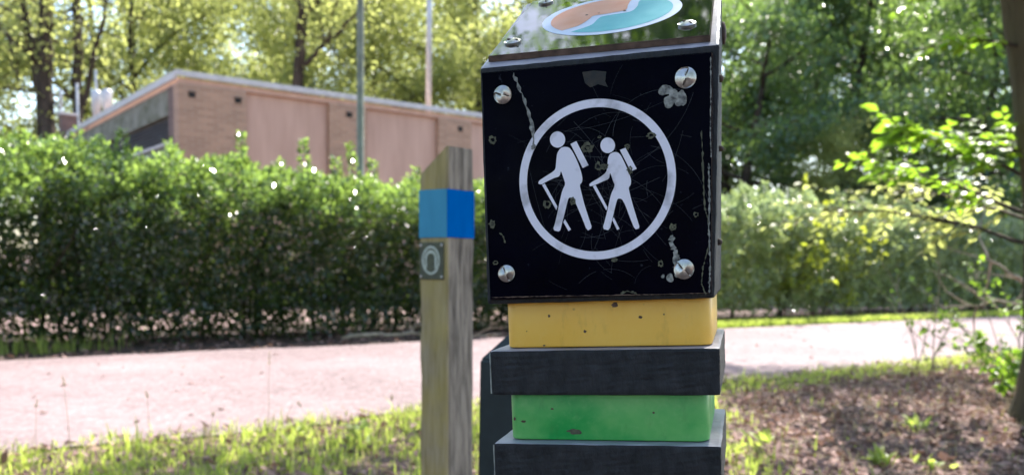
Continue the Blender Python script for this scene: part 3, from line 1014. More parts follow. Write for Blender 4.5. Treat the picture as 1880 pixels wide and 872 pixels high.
    bough((-0.1, 0.0, 1.35), (-0.45, 0.2, 1.62), 90, 0.32, 0.3, 0.085, M_SPRAY, 0.05)
    return r


def canopy_tree():  # unseen tree, added to darken the top-plate reflection and dim the post
    rng = np.random.default_rng(78)
    r = empty('added_canopy_tree', (-3.0, 2.2, 0), 0, 'unseen slender tree added so its high crown reflects in the top plate', 'tree')
    tk = poly(rng, (0, 0, -0.05), (0, 0, 1), 8.5, 14, 0.04, 0.08)
    V, Fq = tubes([(tk, np.linspace(0.17, 0.03, 14))], 12)
    mesh_np('trunk', V, Fq, M_BARK, r, True)
    limbs, clumps = [], []
    for i in range(13):
        p = tk[6 + i // 2]
        az = i * 2.4
        el = 0.25 + 0.05 * i
        lb = poly(rng, p, (math.cos(az) * math.cos(el), math.sin(az) * math.cos(el), math.sin(el)), 2.9 * rng.uniform(0.8, 1.05), 7, 0.1, 0.02)
        limbs.append((lb, np.linspace(0.045, 0.012, 7)))
        for s in range(6):
            j = rng.integers(2, 7)
            sb = poly(rng, lb[j], unit(unit(lb[j] - lb[j - 1]) + rng.normal(0, 0.7, 3) * np.array([1, 1, 0.4])), rng.uniform(0.6, 1.3), 5, 0.12)
            limbs.append((sb, np.linspace(0.014, 0.004, 5)))
            clumps += [sb[-1], sb[2]]
    V, Fq = tubes(limbs, 6)
    mesh_np('limbs', V, Fq, M_BARK, r, True)
    C = np.array(clumps)
    k = 22000
    P = C[rng.integers(0, len(C), k)] + rng.normal(0, 0.28, (k, 3)) * np.array([1, 1, 0.5])
    L = rng.uniform(0.06, 0.11, k)
    V, Fc = leaves(rng, P, unit(rand_dirs(rng, k) - np.array([0, 0, 0.3])), unit(rand_dirs(rng, k) * 0.6 + np.array([0, 0, 1.0])), L, L * 0.6, 0.14)
    mesh_np('crown', V, Fc, M_TREE_B, r)


M_BARKMOSS = mat_noise('mossy_bark', (0.05, 0.038, 0.026), (0.13, 0.105, 0.06), 7, 0.95, 30, 1.0, 0.03, (1, 1, 0.2), spec=0.2)
near_tree()
canopy_tree()


# ------------------------------------------------------------------ shrubs and brush
def leafy_shrub(name, label, x, y, nst, h, spread, lmat, leafL, per, seed, lean=(0, 0), barkmat=None, arch=0.0):
    rng = np.random.default_rng(seed)
    r = empty(name, (x, y, 0), 0, label, 'shrub')
    PP, DD = [], []
    for q in range(nst):
        az = rng.uniform(0, 6.28)
        d = unit(np.array([math.cos(az) * spread + lean[0], math.sin(az) * spread + lean[1], 1.0]))
        hh = h * rng.uniform(0.6, 1.1)
        st = poly(rng, (rng.normal(0, 0.06), rng.normal(0, 0.06), -0.02), d, hh, 9, 0.10, -arch)
        br = [(st, np.linspace(0.006, 0.0015, 9))]
        for s in range(5):
            j = rng.integers(2, 8)
            sb = poly(rng, st[j], unit(unit(st[j] - st[j - 1]) + rng.normal(0, 0.7, 3)), hh * rng.uniform(0.15, 0.4), 5, 0.12)
            br.append((sb, np.linspace(0.004, 0.0012, 5)))
            for w in range(per):
                f = rng.uniform(0.2, 1) * 4
                i0 = min(int(f), 3)
                PP.append(sb[i0] + (sb[i0 + 1] - sb[i0]) * (f - i0))
                DD.append(unit(rng.normal(0, 1, 3) + np.array([0, 0, -0.1])))
        V, Fq = tubes(br, 5)
        mesh_np('stem', V, Fq, barkmat or M_BARK, r, True)
    PP = np.array(PP); k = len(PP)
    L = leafL * rng.uniform(0.6, 1.25, k)
    V, Fc = leaves(rng, PP, np.array(DD), unit(rand_dirs(rng, k) * 0.6 + np.array([0, 0, 1])), L, L * 0.6, 0.12, 6)
    o = mesh_np('foliage', V, Fc, lmat, r)
    o['kind'] = 'stuff'
    return r


leafy_shrub('yellow_shrub', 'bright yellow-green young shrub growing against the loose hedge', *TN(12.3, 8.95)[:2], 12, 2.2, 0.26, M_YELLEAF, 0.10, 14, 51)
leafy_shrub('yellow_shrub', 'smaller yellow-green shrub poking out of the loose hedge top', *TN(13.6, 8.95)[:2], 8, 2.15, 0.22, M_YELLEAF, 0.09, 9, 52)
leafy_shrub('brush_shrub', 'thin-stemmed straggly shrub with few leaves at the edge of the lane', 3.95, 6.6, 11, 1.05, 0.75, M_SPRAY, 0.05, 9, 53, (-0.25, 0.0), M_BARKDRY, 0.05)
leafy_shrub('brush_shrub', 'low leafy bramble beneath the mossy tree', 3.55, 5.9, 12, 0.75, 0.9, M_SPRAY, 0.055, 14, 54, (-0.2, 0.1), None, 0.09)
leafy_shrub('brush_shrub', 'bare twiggy sapling leaning over the lane edge', 3.35, 7.0, 4, 1.05, 0.55, M_SPRAY, 0.04, 2, 55, (-0.5, -0.1), M_BARKDRY, 0.04)


def dead_branch(name, label, x, y, pts, seed):
    rng = np.random.default_rng(seed)
    r = empty(name, (x, y, 0), 0, label, 'branch')
    pts = np.array(pts, float)
    tt = np.linspace(0, len(pts) - 1, 16)
    sm = np.stack([np.interp(tt, np.arange(len(pts)), pts[:, i]) for i in range(3)], 1) + rng.normal(0, 0.012, (16, 3))
    br = [(sm, np.linspace(0.028, 0.006, 16))]
    for q in range(9):
        j = rng.integers(2, 15)
        sb = poly(rng, sm[j], unit(unit(sm[j] - sm[j - 1]) + rng.normal(0, 0.7, 3)), rng.uniform(0.25, 0.7), 7, 0.16)
        br.append((sb, np.linspace(0.010, 0.002, 7)))
    V, Fq = tubes(br, 6)
    mesh_np('wood', V, Fq, M_BARKDRY, r, True)
    return r


dead_branch('dead_branch', 'pale dead branch caught in the straggly shrub above the lane', 4.4, 7.2, [(1.2, 0.2, 0.0), (0.8, 0.1, 0.42), (0.2, 0, 0.55), (-0.5, -0.1, 0.62), (-0.75, -0.1, 0.55)], 61)
dead_branch('dead_branch', 'second pale dead branch crossing low through the straggly shrub', 4.6, 7.6, [(1.0, 0.0, 0.0), (0.3, 0.1, 0.55), (-0.3, 0, 0.85), (-0.5, 0.1, 1.0)], 62)
dead_branch('dead_branch', 'fallen grey stick lying in the hedge bed', *TN(4.9, 8.25)[:2], [(-0.8, -0.3, 0.03), (-0.2, -0.05, 0.06), (0.4, 0.1, 0.03), (0.9, 0.45, 0.03)], 63)

# ------------------------------------------------------------------ grass, litter


def blades(name, P, hgt, mat, seed, width=0.006, label=None, bend=0.5):
    rng = np.random.default_rng(seed)
    m = len(P)
    az = rng.uniform(0, 6.28, m)
    sd = np.stack([np.cos(az), np.sin(az), np.zeros(m)], 1)
    fw = np.stack([-np.sin(az), np.cos(az), np.zeros(m)], 1)
    b = (bend * rng.uniform(0.1, 1.2, m) * hgt)[:, None]
    h = hgt[:, None]
    w = (width * rng.uniform(0.6, 1.4, m))[:, None]
    up = np.array([0, 0, 1.0])
    v0 = P - sd * w * 0.5
    v1 = P + sd * w * 0.5
    md = P + up * h * 0.55 + fw * b * 0.3
    v2 = md - sd * w * 0.4
    v3 = md + sd * w * 0.4
    v4 = P + up * h * 0.95 + fw * b
    V = np.stack([v0, v1, v2, v3, v4], 1).reshape(-1, 3)
    o = np.arange(m)[:, None] * 5
    Fc = np.concatenate([o + np.array([[0, 1, 3]]), o + np.array([[0, 3, 2]]), o + np.array([[2, 3, 4]])])
    ob = mesh_np(name, V, Fc, mat)
    return tag(ob, label, 'grass', None, 'stuff')


def grass_field():
    rng = np.random.default_rng(91)
    m = 260000
    t = rng.uniform(-1.5, 13, m)
    n = rng.uniform(0.8, 4.32, m)
    p = tn_arr(t, n, np.zeros(m))
    x, y = p[:, 0], p[:, 1]
    edge = np.clip((n - 2.9) / 1.0, 0, 1)                      # greener towards the lane
    right = np.clip((x - 0.85) / 0.6, 0, 1) * np.clip(1 - (n - 3.6) / 0.45, 0, 1)   # trodden, littered patch under the tree
    patch = 0.5 + 0.5 * wave(x, y, 92, 0.55)
    fine = 0.5 + 0.5 * wave(x, y, 95, 0.16)
    pr = (0.03 + 1.0 * np.clip(patch * fine * 1.9 - 0.10, 0, 1) + 0.26 * edge) * (1 - 0.985 * right)
    pr *= np.where(n > 4.2, 0.25, 1.0)
    keep = (rng.random(m) < np.clip(pr, 0, 1)) & (y > 2.4)
    P, y, n = p[keep], y[keep], n[keep]
    q = (0.5 + 0.5 * wave(P[:, 0], P[:, 1], 97, 0.3))
    h = rng.gamma(2.2, 0.0120, len(P)) * (0.5 + 0.9 * q) + 0.008
    blades('grass', P, h, M_GRASS, 93, 0.0075, 'short bright green grass on the verge before the lane')
    # dry blades
    m = 16000
    t = rng.uniform(-1.5, 12, m); n = rng.uniform(1.0, 4.25, m)
    P = tn_arr(t, n, np.zeros(m))
    P = P[(P[:, 1] > 2.4) & ((P[:, 0] < 0.9) | (rng.random(m) < 0.35))]
    blades('dry_grass', P, rng.uniform(0.02, 0.09, len(P)), M_DRYGRASS, 94, 0.005, 'dry straw-coloured blades among the verge grass', 1.2)
    # far verge of the lane in front of the loose hedge
    m = 26000
    t = rng.uniform(8.2, 26, m)
    n = 7.90 + np.abs(rng.normal(0, 0.24, m))
    P = tn_arr(t, n, np.zeros(m))
    blades('grass', P, rng.uniform(0.04, 0.14, m), M_GRASS, 96, 0.012, 'strip of green grass between the lane and the loose hedge')
    # weeds at the foot of the dense hedge
    m = 200
    t = rng.normal(1.25, 0.35, m); n = 8.42 + rng.normal(0, 0.12, m)
    P = tn_arr(t, n, np.zeros(m))
    blades('grass', P, rng.uniform(0.05, 0.22, m), M_GRASS, 98, 0.009, 'shaded tuft of grass at the foot of the dense hedge')


grass_field()


def litter():
    rng = np.random.default_rng(101)
    m = 42000
    t = rng.uniform(-1, 13, m); n = rng.uniform(0.8, 4.3, m)
    P = tn_arr(t, n, rng.uniform(0.002, 0.02, m))
    x = P[:, 0]
    pr = 0.32 + 0.68 * np.clip((x - 0.6) / 0.9, 0, 1) * np.clip(1.2 - (n - 3.3) / 0.9, 0.15, 1)
    keep = (rng.random(m) < pr) & (P[:, 1] > 2.4)
    P = P[keep]; k = len(P)
    D = unit(rand_dirs(rng, k) * np.array([1, 1, 0.25]))
    N = unit(rand_dirs(rng, k) * 0.45 + np.array([0, 0, 1.0]))
    L = rng.uniform(0.025, 0.075, k)
    V, Fc = leaves(rng, P, D, N, L, L * rng.uniform(0.4, 0.7, k), 0.3)
    tag(mesh_np('leaf_litter', V, Fc, M_LITTER), 'brown fallen leaves covering the verge under the mossy tree', 'leaf litter', None, 'stuff')
    # twigs
    br = []
    for q in range(420):
        tt, nn = rng.uniform(2, 12), rng.uniform(1.0, 3.9)
        p = np.array(TN(tt, nn, 0.012))
        if p[0] < 0.7: continue
        a = rng.uniform(0, 6.28)
        br.append((poly(rng, p, (math.cos(a), math.sin(a), 0.05), rng.uniform(0.08, 0.4), 5, 0.12), np.linspace(0.004, 0.0015, 5)))
    V, Fq = tubes(br, 4)
    tag(mesh_np('fallen_twigs', V, Fq, M_BARKDRY, None, True), 'thin pale twigs strewn over the brown leaf litter', 'twigs', None, 'stuff')
    k = 160
    P = tn_arr(rng.uniform(-1, 14, k), 4.2 + 3.6 * rng.beta(0.7, 0.9, k), np.full(k, 0.018))
    D = unit(rand_dirs(rng, k) * np.array([1, 1, 0.2]))
    L = rng.uniform(0.02, 0.06, k)
    V, Fc = leaves(rng, P, D, unit(rand_dirs(rng, k) * 0.4 + np.array([0, 0, 1.0])), L, L * 0.6, 0.3)
    tag(mesh_np('leaf_litter', V, Fc, M_LITTER), 'scattered brown leaves lying on the pink asphalt lane', 'leaf litter', None, 'stuff')
    # hedge bed litter
    k = 7000
    P = tn_arr(rng.uniform(-2, 22, k), rng.uniform(7.95, 9.9, k), rng.uniform(0.008, 0.02, k))
    D = unit(rand_dirs(rng, k) * np.array([1, 1, 0.25]))
    N = unit(rand_dirs(rng, k) * 0.5 + np.array([0, 0, 1.0]))
    L = rng.uniform(0.03, 0.08, k)
    V, Fc = leaves(rng, P, D, N, L, L * 0.55, 0.3)
    tag(mesh_np('leaf_litter', V, Fc, M_LITTER), 'brown fallen leaves on the soil under the hedge', 'leaf litter', None, 'stuff')


litter()


def weed(x, y, label, seed, k, h, L0, mat):
    rng = np.random.default_rng(seed)
    az = rng.uniform(0, 6.28, k)
    el = rng.uniform(0.25, 1.2, k)
    D = np.stack([np.cos(az) * np.cos(el), np.sin(az) * np.cos(el), np.sin(el)], 1)
    P = np.stack([rng.normal(0, 0.03, k), rng.normal(0, 0.03, k), rng.uniform(0.0, h, k)], 1)
    L = L0 * rng.uniform(0.6, 1.2, k)
    N = unit(np.array([0, 0, 1.0]) + rng.normal(0, 0.3, (k, 3)))
    V, Fc = leaves(rng, P, D, N, L, L * 0.38, 0.12, 6)
    r = empty('weed', (x, y, 0), 0, label, 'weed')
    lf = mesh_np('leaf_rosette', V, Fc, mat, r)
    zs = np.linspace(-0.01, h, 5)
    V, Fq = tubes([(np.stack([zs * 0.1, zs * 0.05, zs], 1), np.linspace(0.003, 0.0015, 5))], 5)
    mesh_np('stem', V, Fq, mat, r, True)


for (x, y, lb, sd, k, h, L0) in [
        (1.62, 3.72, 'low spreading green weed among the brown leaves, the largest on the littered patch', 1, 20, 0.04, 0.085),
        (1.80, 3.66, 'small green weed touching the largest weed on the littered patch', 2, 12, 0.03, 0.065),
        (1.18, 4.05, 'pale green weed on the littered patch close to the waymark post', 3, 14, 0.05, 0.08),
        (3.05, 4.35, 'tuft of broad green leaves at the foot of the mossy tree', 4, 24, 0.10, 0.13),
        (2.15, 4.55, 'pale broad-leaved weed between the littered patch and the grass', 5, 12, 0.04, 0.09),
        (-0.98, 4.05, 'broad-leaved green weed standing in the grass by the lane', 6, 14, 0.07, 0.06),
        (-0.70, 3.95, 'upright green tuft rising above the grass by the lane', 7, 20, 0.09, 0.08)]:
    weed(x, y, lb, sd, k, h, L0, M_GRASS)


def stem_grass(x, y, h, lean, label, curl=0.0):
    zs = np.linspace(0, 1, 9)
    pts = np.stack([x + lean * zs ** 2 * h, y + 0 * zs, zs * h - curl * zs ** 4 * h], 1)
    r = empty('tall_grass_stem', (x, y, 0), 0, label, 'grass stem', 'tall grass stems by the lane')
    V, Fq = tubes([(pts - np.array([x, y, 0]), np.linspace(0.0014, 0.0007, 9))], 5)
    mesh_np('stalk', V, Fq, M_DRYGRASS, r, True)
    rng = np.random.default_rng(int(h * 1000))
    k = 14
    f = rng.uniform(0.86, 1.0, k)
    P = np.stack([np.interp(f, zs, pts[:, i]) for i in range(3)], 1) - np.array([x, y, 0])
    V, Fc = leaves(rng, P, unit(rng.normal(0, 0.4, (k, 3)) + np.array([0, 0, 1])), rand_dirs(rng, k), np.full(k, 0.018), np.full(k, 0.005), 0.1)
    mesh_np('seed_head', V, Fc, M_DRYGRASS, r)


LS = 'thin dry grass stalk standing above the verge before the lane'
for x, y, h, ln, cu in [(-1.17, 4.15, 0.40, 0.02, 0), (-1.10, 4.2, 0.26, 0.30, 0.5), (-1.93, 3.75, 0.32, -0.06, 0), (-2.05, 3.7, 0.22, 0.05, 0), (-1.62, 3.85, 0.25, -0.03, 0), (-0.58, 4.3, 0.18, -0.1, 0), (-0.45, 4.3, 0.16, 0.1, 0), (1.50, 5.0, 0.2, 0.05, 0), (1.9, 5.4, 0.2, 0.2, 0.2), (-1.38, 3.95, 0.14, 0.1, 0)]:
    stem_grass(x, y, h, ln, LS, cu)

# ------------------------------------------------------------------ dark bollard behind the waymark post
bo = empty('bollard', (0.022, 1.36, 0), math.radians(-8), 'dark green-black plastic bollard with pointed top behind the waymark post', 'bollard')
bm = bmesh.new()
h = 0.062
v0 = [bm.verts.new((sx * h, sy * h, 0)) for sx, sy in ((-1, -1), (1, -1), (1, 1), (-1, 1))]
v1 = [bm.verts.new((sx * h, sy * h, 0.705)) for sx, sy in ((-1, -1), (1, -1), (1, 1), (-1, 1))]
v2 = [bm.verts.new((sx * h * 0.22, sy * h * 0.22, 0.752)) for sx, sy in ((-1, -1), (1, -1), (1, 1), (-1, 1))]
for i in range(4):
    j = (i + 1) % 4
    bm.faces.new((v0[i], v0[j], v1[j], v1[i]))
    bm.faces.new((v1[i], v1[j], v2[j], v2[i]))
bm.faces.new(v2)
bmesh.ops.bevel(bm, geom=list(bm.edges), offset=0.003, segments=2, affect='EDGES')
bm_obj('shaft', bm, M_SLAT, bo)
box('ground_collar', -0.07, 0.07, -0.07, 0.07, 0.0, 0.03, M_SLAT, bo, 0.006)

# ------------------------------------------------------------------ wooden marker post
wp = empty('wooden_post', (-0.1535, 2.1136, 0), math.radians(45), 'weathered square wooden post with blue band and slanted top', 'post')
wp.rotation_mode = 'XYZ'
wp.matrix_world = Matrix.Translation((-0.1520, 2.1136, 0)) @ Matrix.Rotation(math.radians(-0.65), 4, 'Y') @ Matrix.Rotation(math.radians(50.0), 4, 'Z')
bm = bmesh.new()
a = 0.045
zt = {-1: 1.120, 1: 1.058}
nz_ = 24
rows = []
rr = random.Random(4)
for k in range(nz_ + 1):
    f = k / nz_
    row = []
    for sx, sy in ((-1, -1), (1, -1), (1, 1), (-1, 1)):
        z = f * zt[sy]
        row.append(bm.verts.new((sx * (a + rr.uniform(-0.0006, 0.0006)), sy * (a + rr.uniform(-0.0006, 0.0006)), z)))
    rows.append(row)
for r0_, r1_ in zip(rows[:-1], rows[1:]):
    for i in range(4):
        j = (i + 1) % 4
        bm.faces.new((r0_[i], r0_[j], r1_[j], r1_[i]))
bm.faces.new(rows[-1])
bmesh.ops.bevel(bm, geom=[e for e in bm.edges if abs(e.verts[0].co.z - e.verts[1].co.z) > 0.02 or min(v.co.z for v in e.verts) > 1.05], offset=0.003, segments=2, affect='EDGES')
bm_obj('timber', bm, M_WOOD, wp)


def band_face(name, axis, mat):
    e = 0.0012
    bm = bmesh.new()
    if axis == 'x':
        bm_box(bm, -a - e - 0.0012, -a - 0.0010, -a - e, a + e, 0.908, 1.019)
    else:
        bm_box(bm, -a - e, a + e, -a - e - 0.0012, -a - 0.0010, 0.908, 1.019)
    bmesh.ops.subdivide_edges(bm, edges=[ed for ed in bm.edges if abs(ed.verts[0].co.z - ed.verts[1].co.z) < 1e-5], cuts=10)
    r = random.Random(7)
    for v in bm.verts:
        v.co.z += r.uniform(-0.0012, 0.0012)
    return bm_obj(name, bm, mat, wp)


band_face('blue_band', 'x', M_BLUE_PALE)
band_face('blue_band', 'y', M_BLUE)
for nm, (x0, x1, y0, y1) in {'blue_band': (a + 0.001, a + 0.0022, -a, a)}.items():
    box(nm, x0, x1, y0, y1, 0.908, 1.019, M_BLUE, wp)
# number plate on the -x face: u = -y (to the right), z
pl = box('number_plate', -a - 0.0035, -a - 0.0012, -0.036, 0.044, 0.809, 0.897, M_PLATE, wp, 0.0008, 1)


def plate_poly(name, outer, inner, x, parent, mat, closed=True):
    """flat band between two outlines on the plate"""
    k = len(outer)
    V = [(x, u, z) for u, z in outer] + [(x, u, z) for u, z in inner]
    V += [(x - 0.0006, u, z) for u, z in outer] + [(x - 0.0006, u, z) for u, z in inner]
    Fq = []
    rng_ = range(k) if closed else range(k - 1)
    for i in rng_:
        j = (i + 1) % k
        Fq += [(2 * k + i, 2 * k + j, 3 * k + j, 3 * k + i), (i, j, 2 * k + j, 2 * k + i), (k + i, k + j, 3 * k + j, 3 * k + i)]
    return mesh_np(name, V, Fq, mat, parent)


cu, cz = 0.005, 0.8545
th = np.linspace(0, 2 * np.pi, 40, endpoint=False)
plate_poly('digit', [(cu + 0.0295 * math.cos(q), cz + 0.034 * math.sin(q)) for q in th], [(cu + 0.0245 * math.cos(q), cz + 0.0285 * math.sin(q)) for q in th], -a - 0.0036, pl, M_PLATEW)
arc = [math.radians(q) for q in range(0, 181, 12)]
oo = [(cu + 0.020, cz - 0.019), (cu + 0.020, cz - 0.008)] + [(cu + 0.020 * math.cos(q), cz + 0.004 + 0.020 * math.sin(q)) for q in arc] + [(cu - 0.020, cz - 0.008), (cu - 0.020, cz - 0.019)]
ii = [(cu + 0.0135, cz - 0.019), (cu + 0.0135, cz - 0.008)] + [(cu + 0.0135 * math.cos(q), cz + 0.004 + 0.013 * math.sin(q)) for q in arc] + [(cu - 0.0135, cz - 0.008), (cu - 0.0135, cz - 0.019)]
plate_poly('digit_centre', oo, ii, -a - 0.0036, pl, M_PLATEW, False)
for u, z in ((-0.031, 0.890), (0.039, 0.890), (-0.031, 0.816), (0.039, 0.816)):
    bm = bmesh.new()
    lathe(bm, [(0.0035, 0), (0.003, 0.0012), (0.0015, 0.0018)], 10)
    bmesh.ops.rotate(bm, verts=bm.verts, cent=(0, 0, 0), matrix=Matrix.Rotation(-math.pi / 2, 3, 'Y'))
    bmesh.ops.translate(bm, verts=bm.verts, vec=(-a - 0.0034, u, z))
    bm_obj('nail', bm, M_STEEL, pl, True)

# ------------------------------------------------------------------ the waymark post
T0 = Vector((0.0614, 0.5988, 0.7925))
RP = Matrix.Rotation(-0.2563, 4, 'Z') @ Matrix.Rotation(-0.0564, 4, 'Y') @ Matrix.Rotation(0.0146, 4, 'X')
DEP = 0.150
ZB = -0.798                                       # local height of the base below the upper slab
BASE = RP @ Vector((0, DEP / 2, ZB)) + T0
post = empty('waymark_post', (0, 0, 0), 0, 'black plastic waymark post with hiker sign and yellow and green colour blocks', 'post')
post.matrix_world = Matrix.Translation(BASE) @ RP
SH = Vector((0, -DEP / 2, -ZB))                  # local frame of the drawing -> frame of the empty


def part(o, parent=post):
    o.data.transform(Matrix.Translation(SH))
    o.parent = parent
    return o


def rough_box(name, x0, x1, y0, y1, z0, z1, mat, bevel, seed, amp=0.00012, cuts=12, parent=post, topmat=None):
    bm = bmesh.new()
    bm_box(bm, x0, x1, y0, y1, z0, z1)
    bmesh.ops.bevel(bm, geom=list(bm.edges), offset=bevel, segments=2, profile=0.6, affect='EDGES')
    bmesh.ops.subdivide_edges(bm, edges=[e for e in bm.edges if e.calc_length() > 0.02], cuts=cuts, use_grid_fill=True)
    r = np.random.default_rng(seed)
    for v in bm.verts:
        v.co += Vector(r.normal(0, amp, 3))
    o = bm_obj(name, bm, mat, None, False)
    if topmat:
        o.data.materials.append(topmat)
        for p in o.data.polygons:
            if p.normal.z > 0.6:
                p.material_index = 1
    return part(o, parent)


# core and slabs
part(box('core', -0.060, 0.060, 0.022, 0.132, ZB, 0.10, M_PLASTIC))
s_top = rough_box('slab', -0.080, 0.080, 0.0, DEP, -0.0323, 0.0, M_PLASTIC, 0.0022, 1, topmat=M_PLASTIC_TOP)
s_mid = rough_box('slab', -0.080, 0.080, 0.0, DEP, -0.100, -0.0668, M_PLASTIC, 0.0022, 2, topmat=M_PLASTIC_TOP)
part(box('post_shaft', -0.078, 0.078, 0.003, DEP - 0.003, ZB, -0.1025, M_PLASTIC, None, 0.004))
# the ends of the slabs are sawn and paler
for sl in (s_top, s_mid):
    sl.data.materials.append(M_SAWN)
    for p in sl.data.polygons:
        if p.normal.x > 0.6:
            p.material_index = 2


def rounded_block(name, x0, x1, y0, y1, z0, z1, rad, mat, seg=6):
    bm = bmesh.new()
    bm_box(bm, x0, x1, y0, y1, z0, z1)
    vert = [e for e in bm.edges if abs(e.verts[0].co.z - e.verts[1].co.z) > 0.001]
    bmesh.ops.bevel(bm, geom=vert, offset=rad, segments=seg, profile=0.5, affect='EDGES')
    hor = [e for e in bm.edges if abs(e.verts[0].co.z - e.verts[1].co.z) < 1e-6 and len(e.link_faces) == 2 and any(abs(f.normal.z) > 0.9 for f in e.link_faces)]
    bm.normal_update()
    hor = [e for e in bm.edges if any(abs(f.normal.z) > 0.9 for f in e.link_faces)]
    bmesh.ops.bevel(bm, geom=hor, offset=0.0012, segments=2, profile=0.5, affect='EDGES')
    o = bm_obj(name, bm, mat, None, True)
    return part(o)


yb = rounded_block('yellow_block', -0.0705, 0.0745, 0.011, 0.139, 0.0006, 0.0345, 0.009, M_YELLOW)
gb = rounded_block('green_block', -0.0705, 0.0715, 0.011, 0.139, -0.0664, -0.0329, 0.009, M_GREEN)

# head block with sloping top (29 degrees)
SL = math.radians(29)
bt, tp_ = 0.0329, 0.1957
bm = bmesh.new()
fb = [(-0.0805, 0, bt), (0.0768, 0, bt), (0.0825, 0, tp_), (-0.0788, 0, tp_)]
rise = math.tan(SL) * DEP
bb = [(-0.0795, DEP, bt), (0.0775, DEP, bt), (0.0815, DEP, tp_ + rise), (-0.0788, DEP, tp_ + rise)]
vf = [bm.verts.new(p) for p in fb]
vb = [bm.verts.new(p) for p in bb]
bm.faces.new(vf)
bm.faces.new(list(reversed(vb)))
for i in range(4):
    j = (i + 1) % 4
    bm.faces.new((vf[j], vf[i], vb[i], vb[j]))
bmesh.ops.recalc_face_normals(bm, faces=bm.faces)
bmesh.ops.bevel(bm, geom=list(bm.edges), offset=0.0022, segments=2, profile=0.6, affect='EDGES')
bmesh.ops.subdivide_edges(bm, edges=[e for e in bm.edges if e.calc_length() > 0.03], cuts=20, use_grid_fill=True)
r_ = np.random.default_rng(8)
for v in bm.verts:
    v.co += Vector(r_.normal(0, 0.00012, 3))
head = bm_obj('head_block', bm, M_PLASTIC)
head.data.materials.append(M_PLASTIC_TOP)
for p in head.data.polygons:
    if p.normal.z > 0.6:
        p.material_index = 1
part(head)

# front panel: bevelled laminate with a brown core edge
PY0, PY1 = -0.0032, -0.0006
bm = bmesh.new()
fr = [(-0.0772, 0.0362), (0.0752, 0.0362), (0.0781, 0.1908), (-0.0766, 0.1918)]
v0 = [bm.verts.new((x, PY1, z)) for x, z in fr]
v1 = [bm.verts.new((x, PY0, z)) for x, z in fr]
bm.faces.new(v1)
for i in range(4):
    j = (i + 1) % 4
    bm.faces.new((v0[j], v0[i], v1[i], v1[j]))
bmesh.ops.recalc_face_normals(bm, faces=bm.faces)
for f in bm.faces:
    if f.normal.y > 0.5:
        f.normal_flip()
bmesh.ops.bevel(bm, geom=[e for e in bm.edges if e.verts[0].co.y < -0.003 and e.verts[1].co.y < -0.003], offset=0.0006, segments=2, affect='EDGES')
panel = bm_obj('front_panel', bm, M_PANEL)
panel.data.materials.append(M_CORE_EDGE)
for p in panel.data.polygons:
    if abs(p.normal.y) < 0.3:
        p.material_index = 1
part(panel)

# pixel of the photograph's sign -> sign plane, measured once and kept as plain millimetre-scale coordinates
_C = Vector((0, 0, CAM_Z))
_CM = cam.matrix_world.to_3x3()
_RI = RP.to_3x3().transposed()


def sign_xy(px, py, y0=PY0):
    ry = _RI @ (_CM @ Vector(((px - 940) / F_PX, -(py - 652) / F_PX, -1)))
    c = _RI @ (_C - T0)
    s = (y0 - c.y) / ry.y
    q = c + ry * s
    return q.x, q.z


def zp(u, v):
    return sign_xy(940 + u / 2.725, 170 + v / 2.725)


def decal(name, pts, mat, parent, y=PY0, thick=0.00025):
    """raised print or residue with the given outline (x, z) on the sign"""
    bm = bmesh.new()
    f = bm.faces.new([bm.verts.new((x, y - thick, z)) for x, z in pts])
    bm.normal_update()
    if f.normal.y > 0:
        f.normal_flip()
    ext = bmesh.ops.extrude_face_region(bm, geom=[f])
    vs = [v for v in ext['geom'] if isinstance(v, bmesh.types.BMVert)]
    for v in bm.verts:
        if v not in vs:
            v.co.y = y + 0.0002
    bmesh.ops.triangulate(bm, faces=bm.faces)
    bmesh.ops.recalc_face_normals(bm, faces=bm.faces)
    return part(bm_obj(name, bm, mat), parent)


def ring_decal(name, cx, cz, ro, ri, mat, parent, k=96, y=PY0, thick=0.00025, jit=0.0, seed=0, ez=1.0):
    r = np.random.default_rng(seed)
    q = np.linspace(0, 2 * np.pi, k, endpoint=False)
    j1 = 1 + jit * r.normal(size=k)
    j2 = 1 + jit * r.normal(size=k)
    o = np.stack([cx + ro * np.cos(q) * j1, np.full(k, y - thick), cz + ro * np.sin(q) * j1 * ez], 1)
    i = np.stack([cx + ri * np.cos(q) * j2, np.full(k, y - thick), cz + ri * np.sin(q) * j2 * ez], 1)
    ob = o.copy(); ob[:, 1] = y + 0.0002
    ib = i.copy(); ib[:, 1] = y + 0.0002
    V = np.concatenate([o, i, ob, ib])
    a_ = np.arange(k); b_ = (a_ + 1) % k
    Fq = np.concatenate([np.stack([a_, b_, k + b_, k + a_], 1), np.stack([2 * k + a_, 2 * k + b_, b_, a_], 1), np.stack([k + a_, k + b_, 3 * k + b_, 3 * k + a_], 1)])
    return part(mesh_np(name, V, Fq, mat), parent)


ring_decal('sign_ring', 0.0003, 0.1146, 0.0531, 0.0477, M_PRINT, panel)


def disc_pts(u, v, r, k=36):
    return [zp(u + r * math.cos(2 * math.pi * i / k), v + r * 1.06 * math.sin(2 * math.pi * i / k)) for i in range(k)]


def smooth_poly(pts, it=1):
    for _ in range(it):
        out = []
        for i in range(len(pts)):
            a_, b_ = np.array(pts[i]), np.array(pts[(i + 1) % len(pts)])
            out += [tuple(a_ * 0.8 + b_ * 0.2), tuple(a_ * 0.2 + b_ * 0.8)]
        pts = out
    return pts


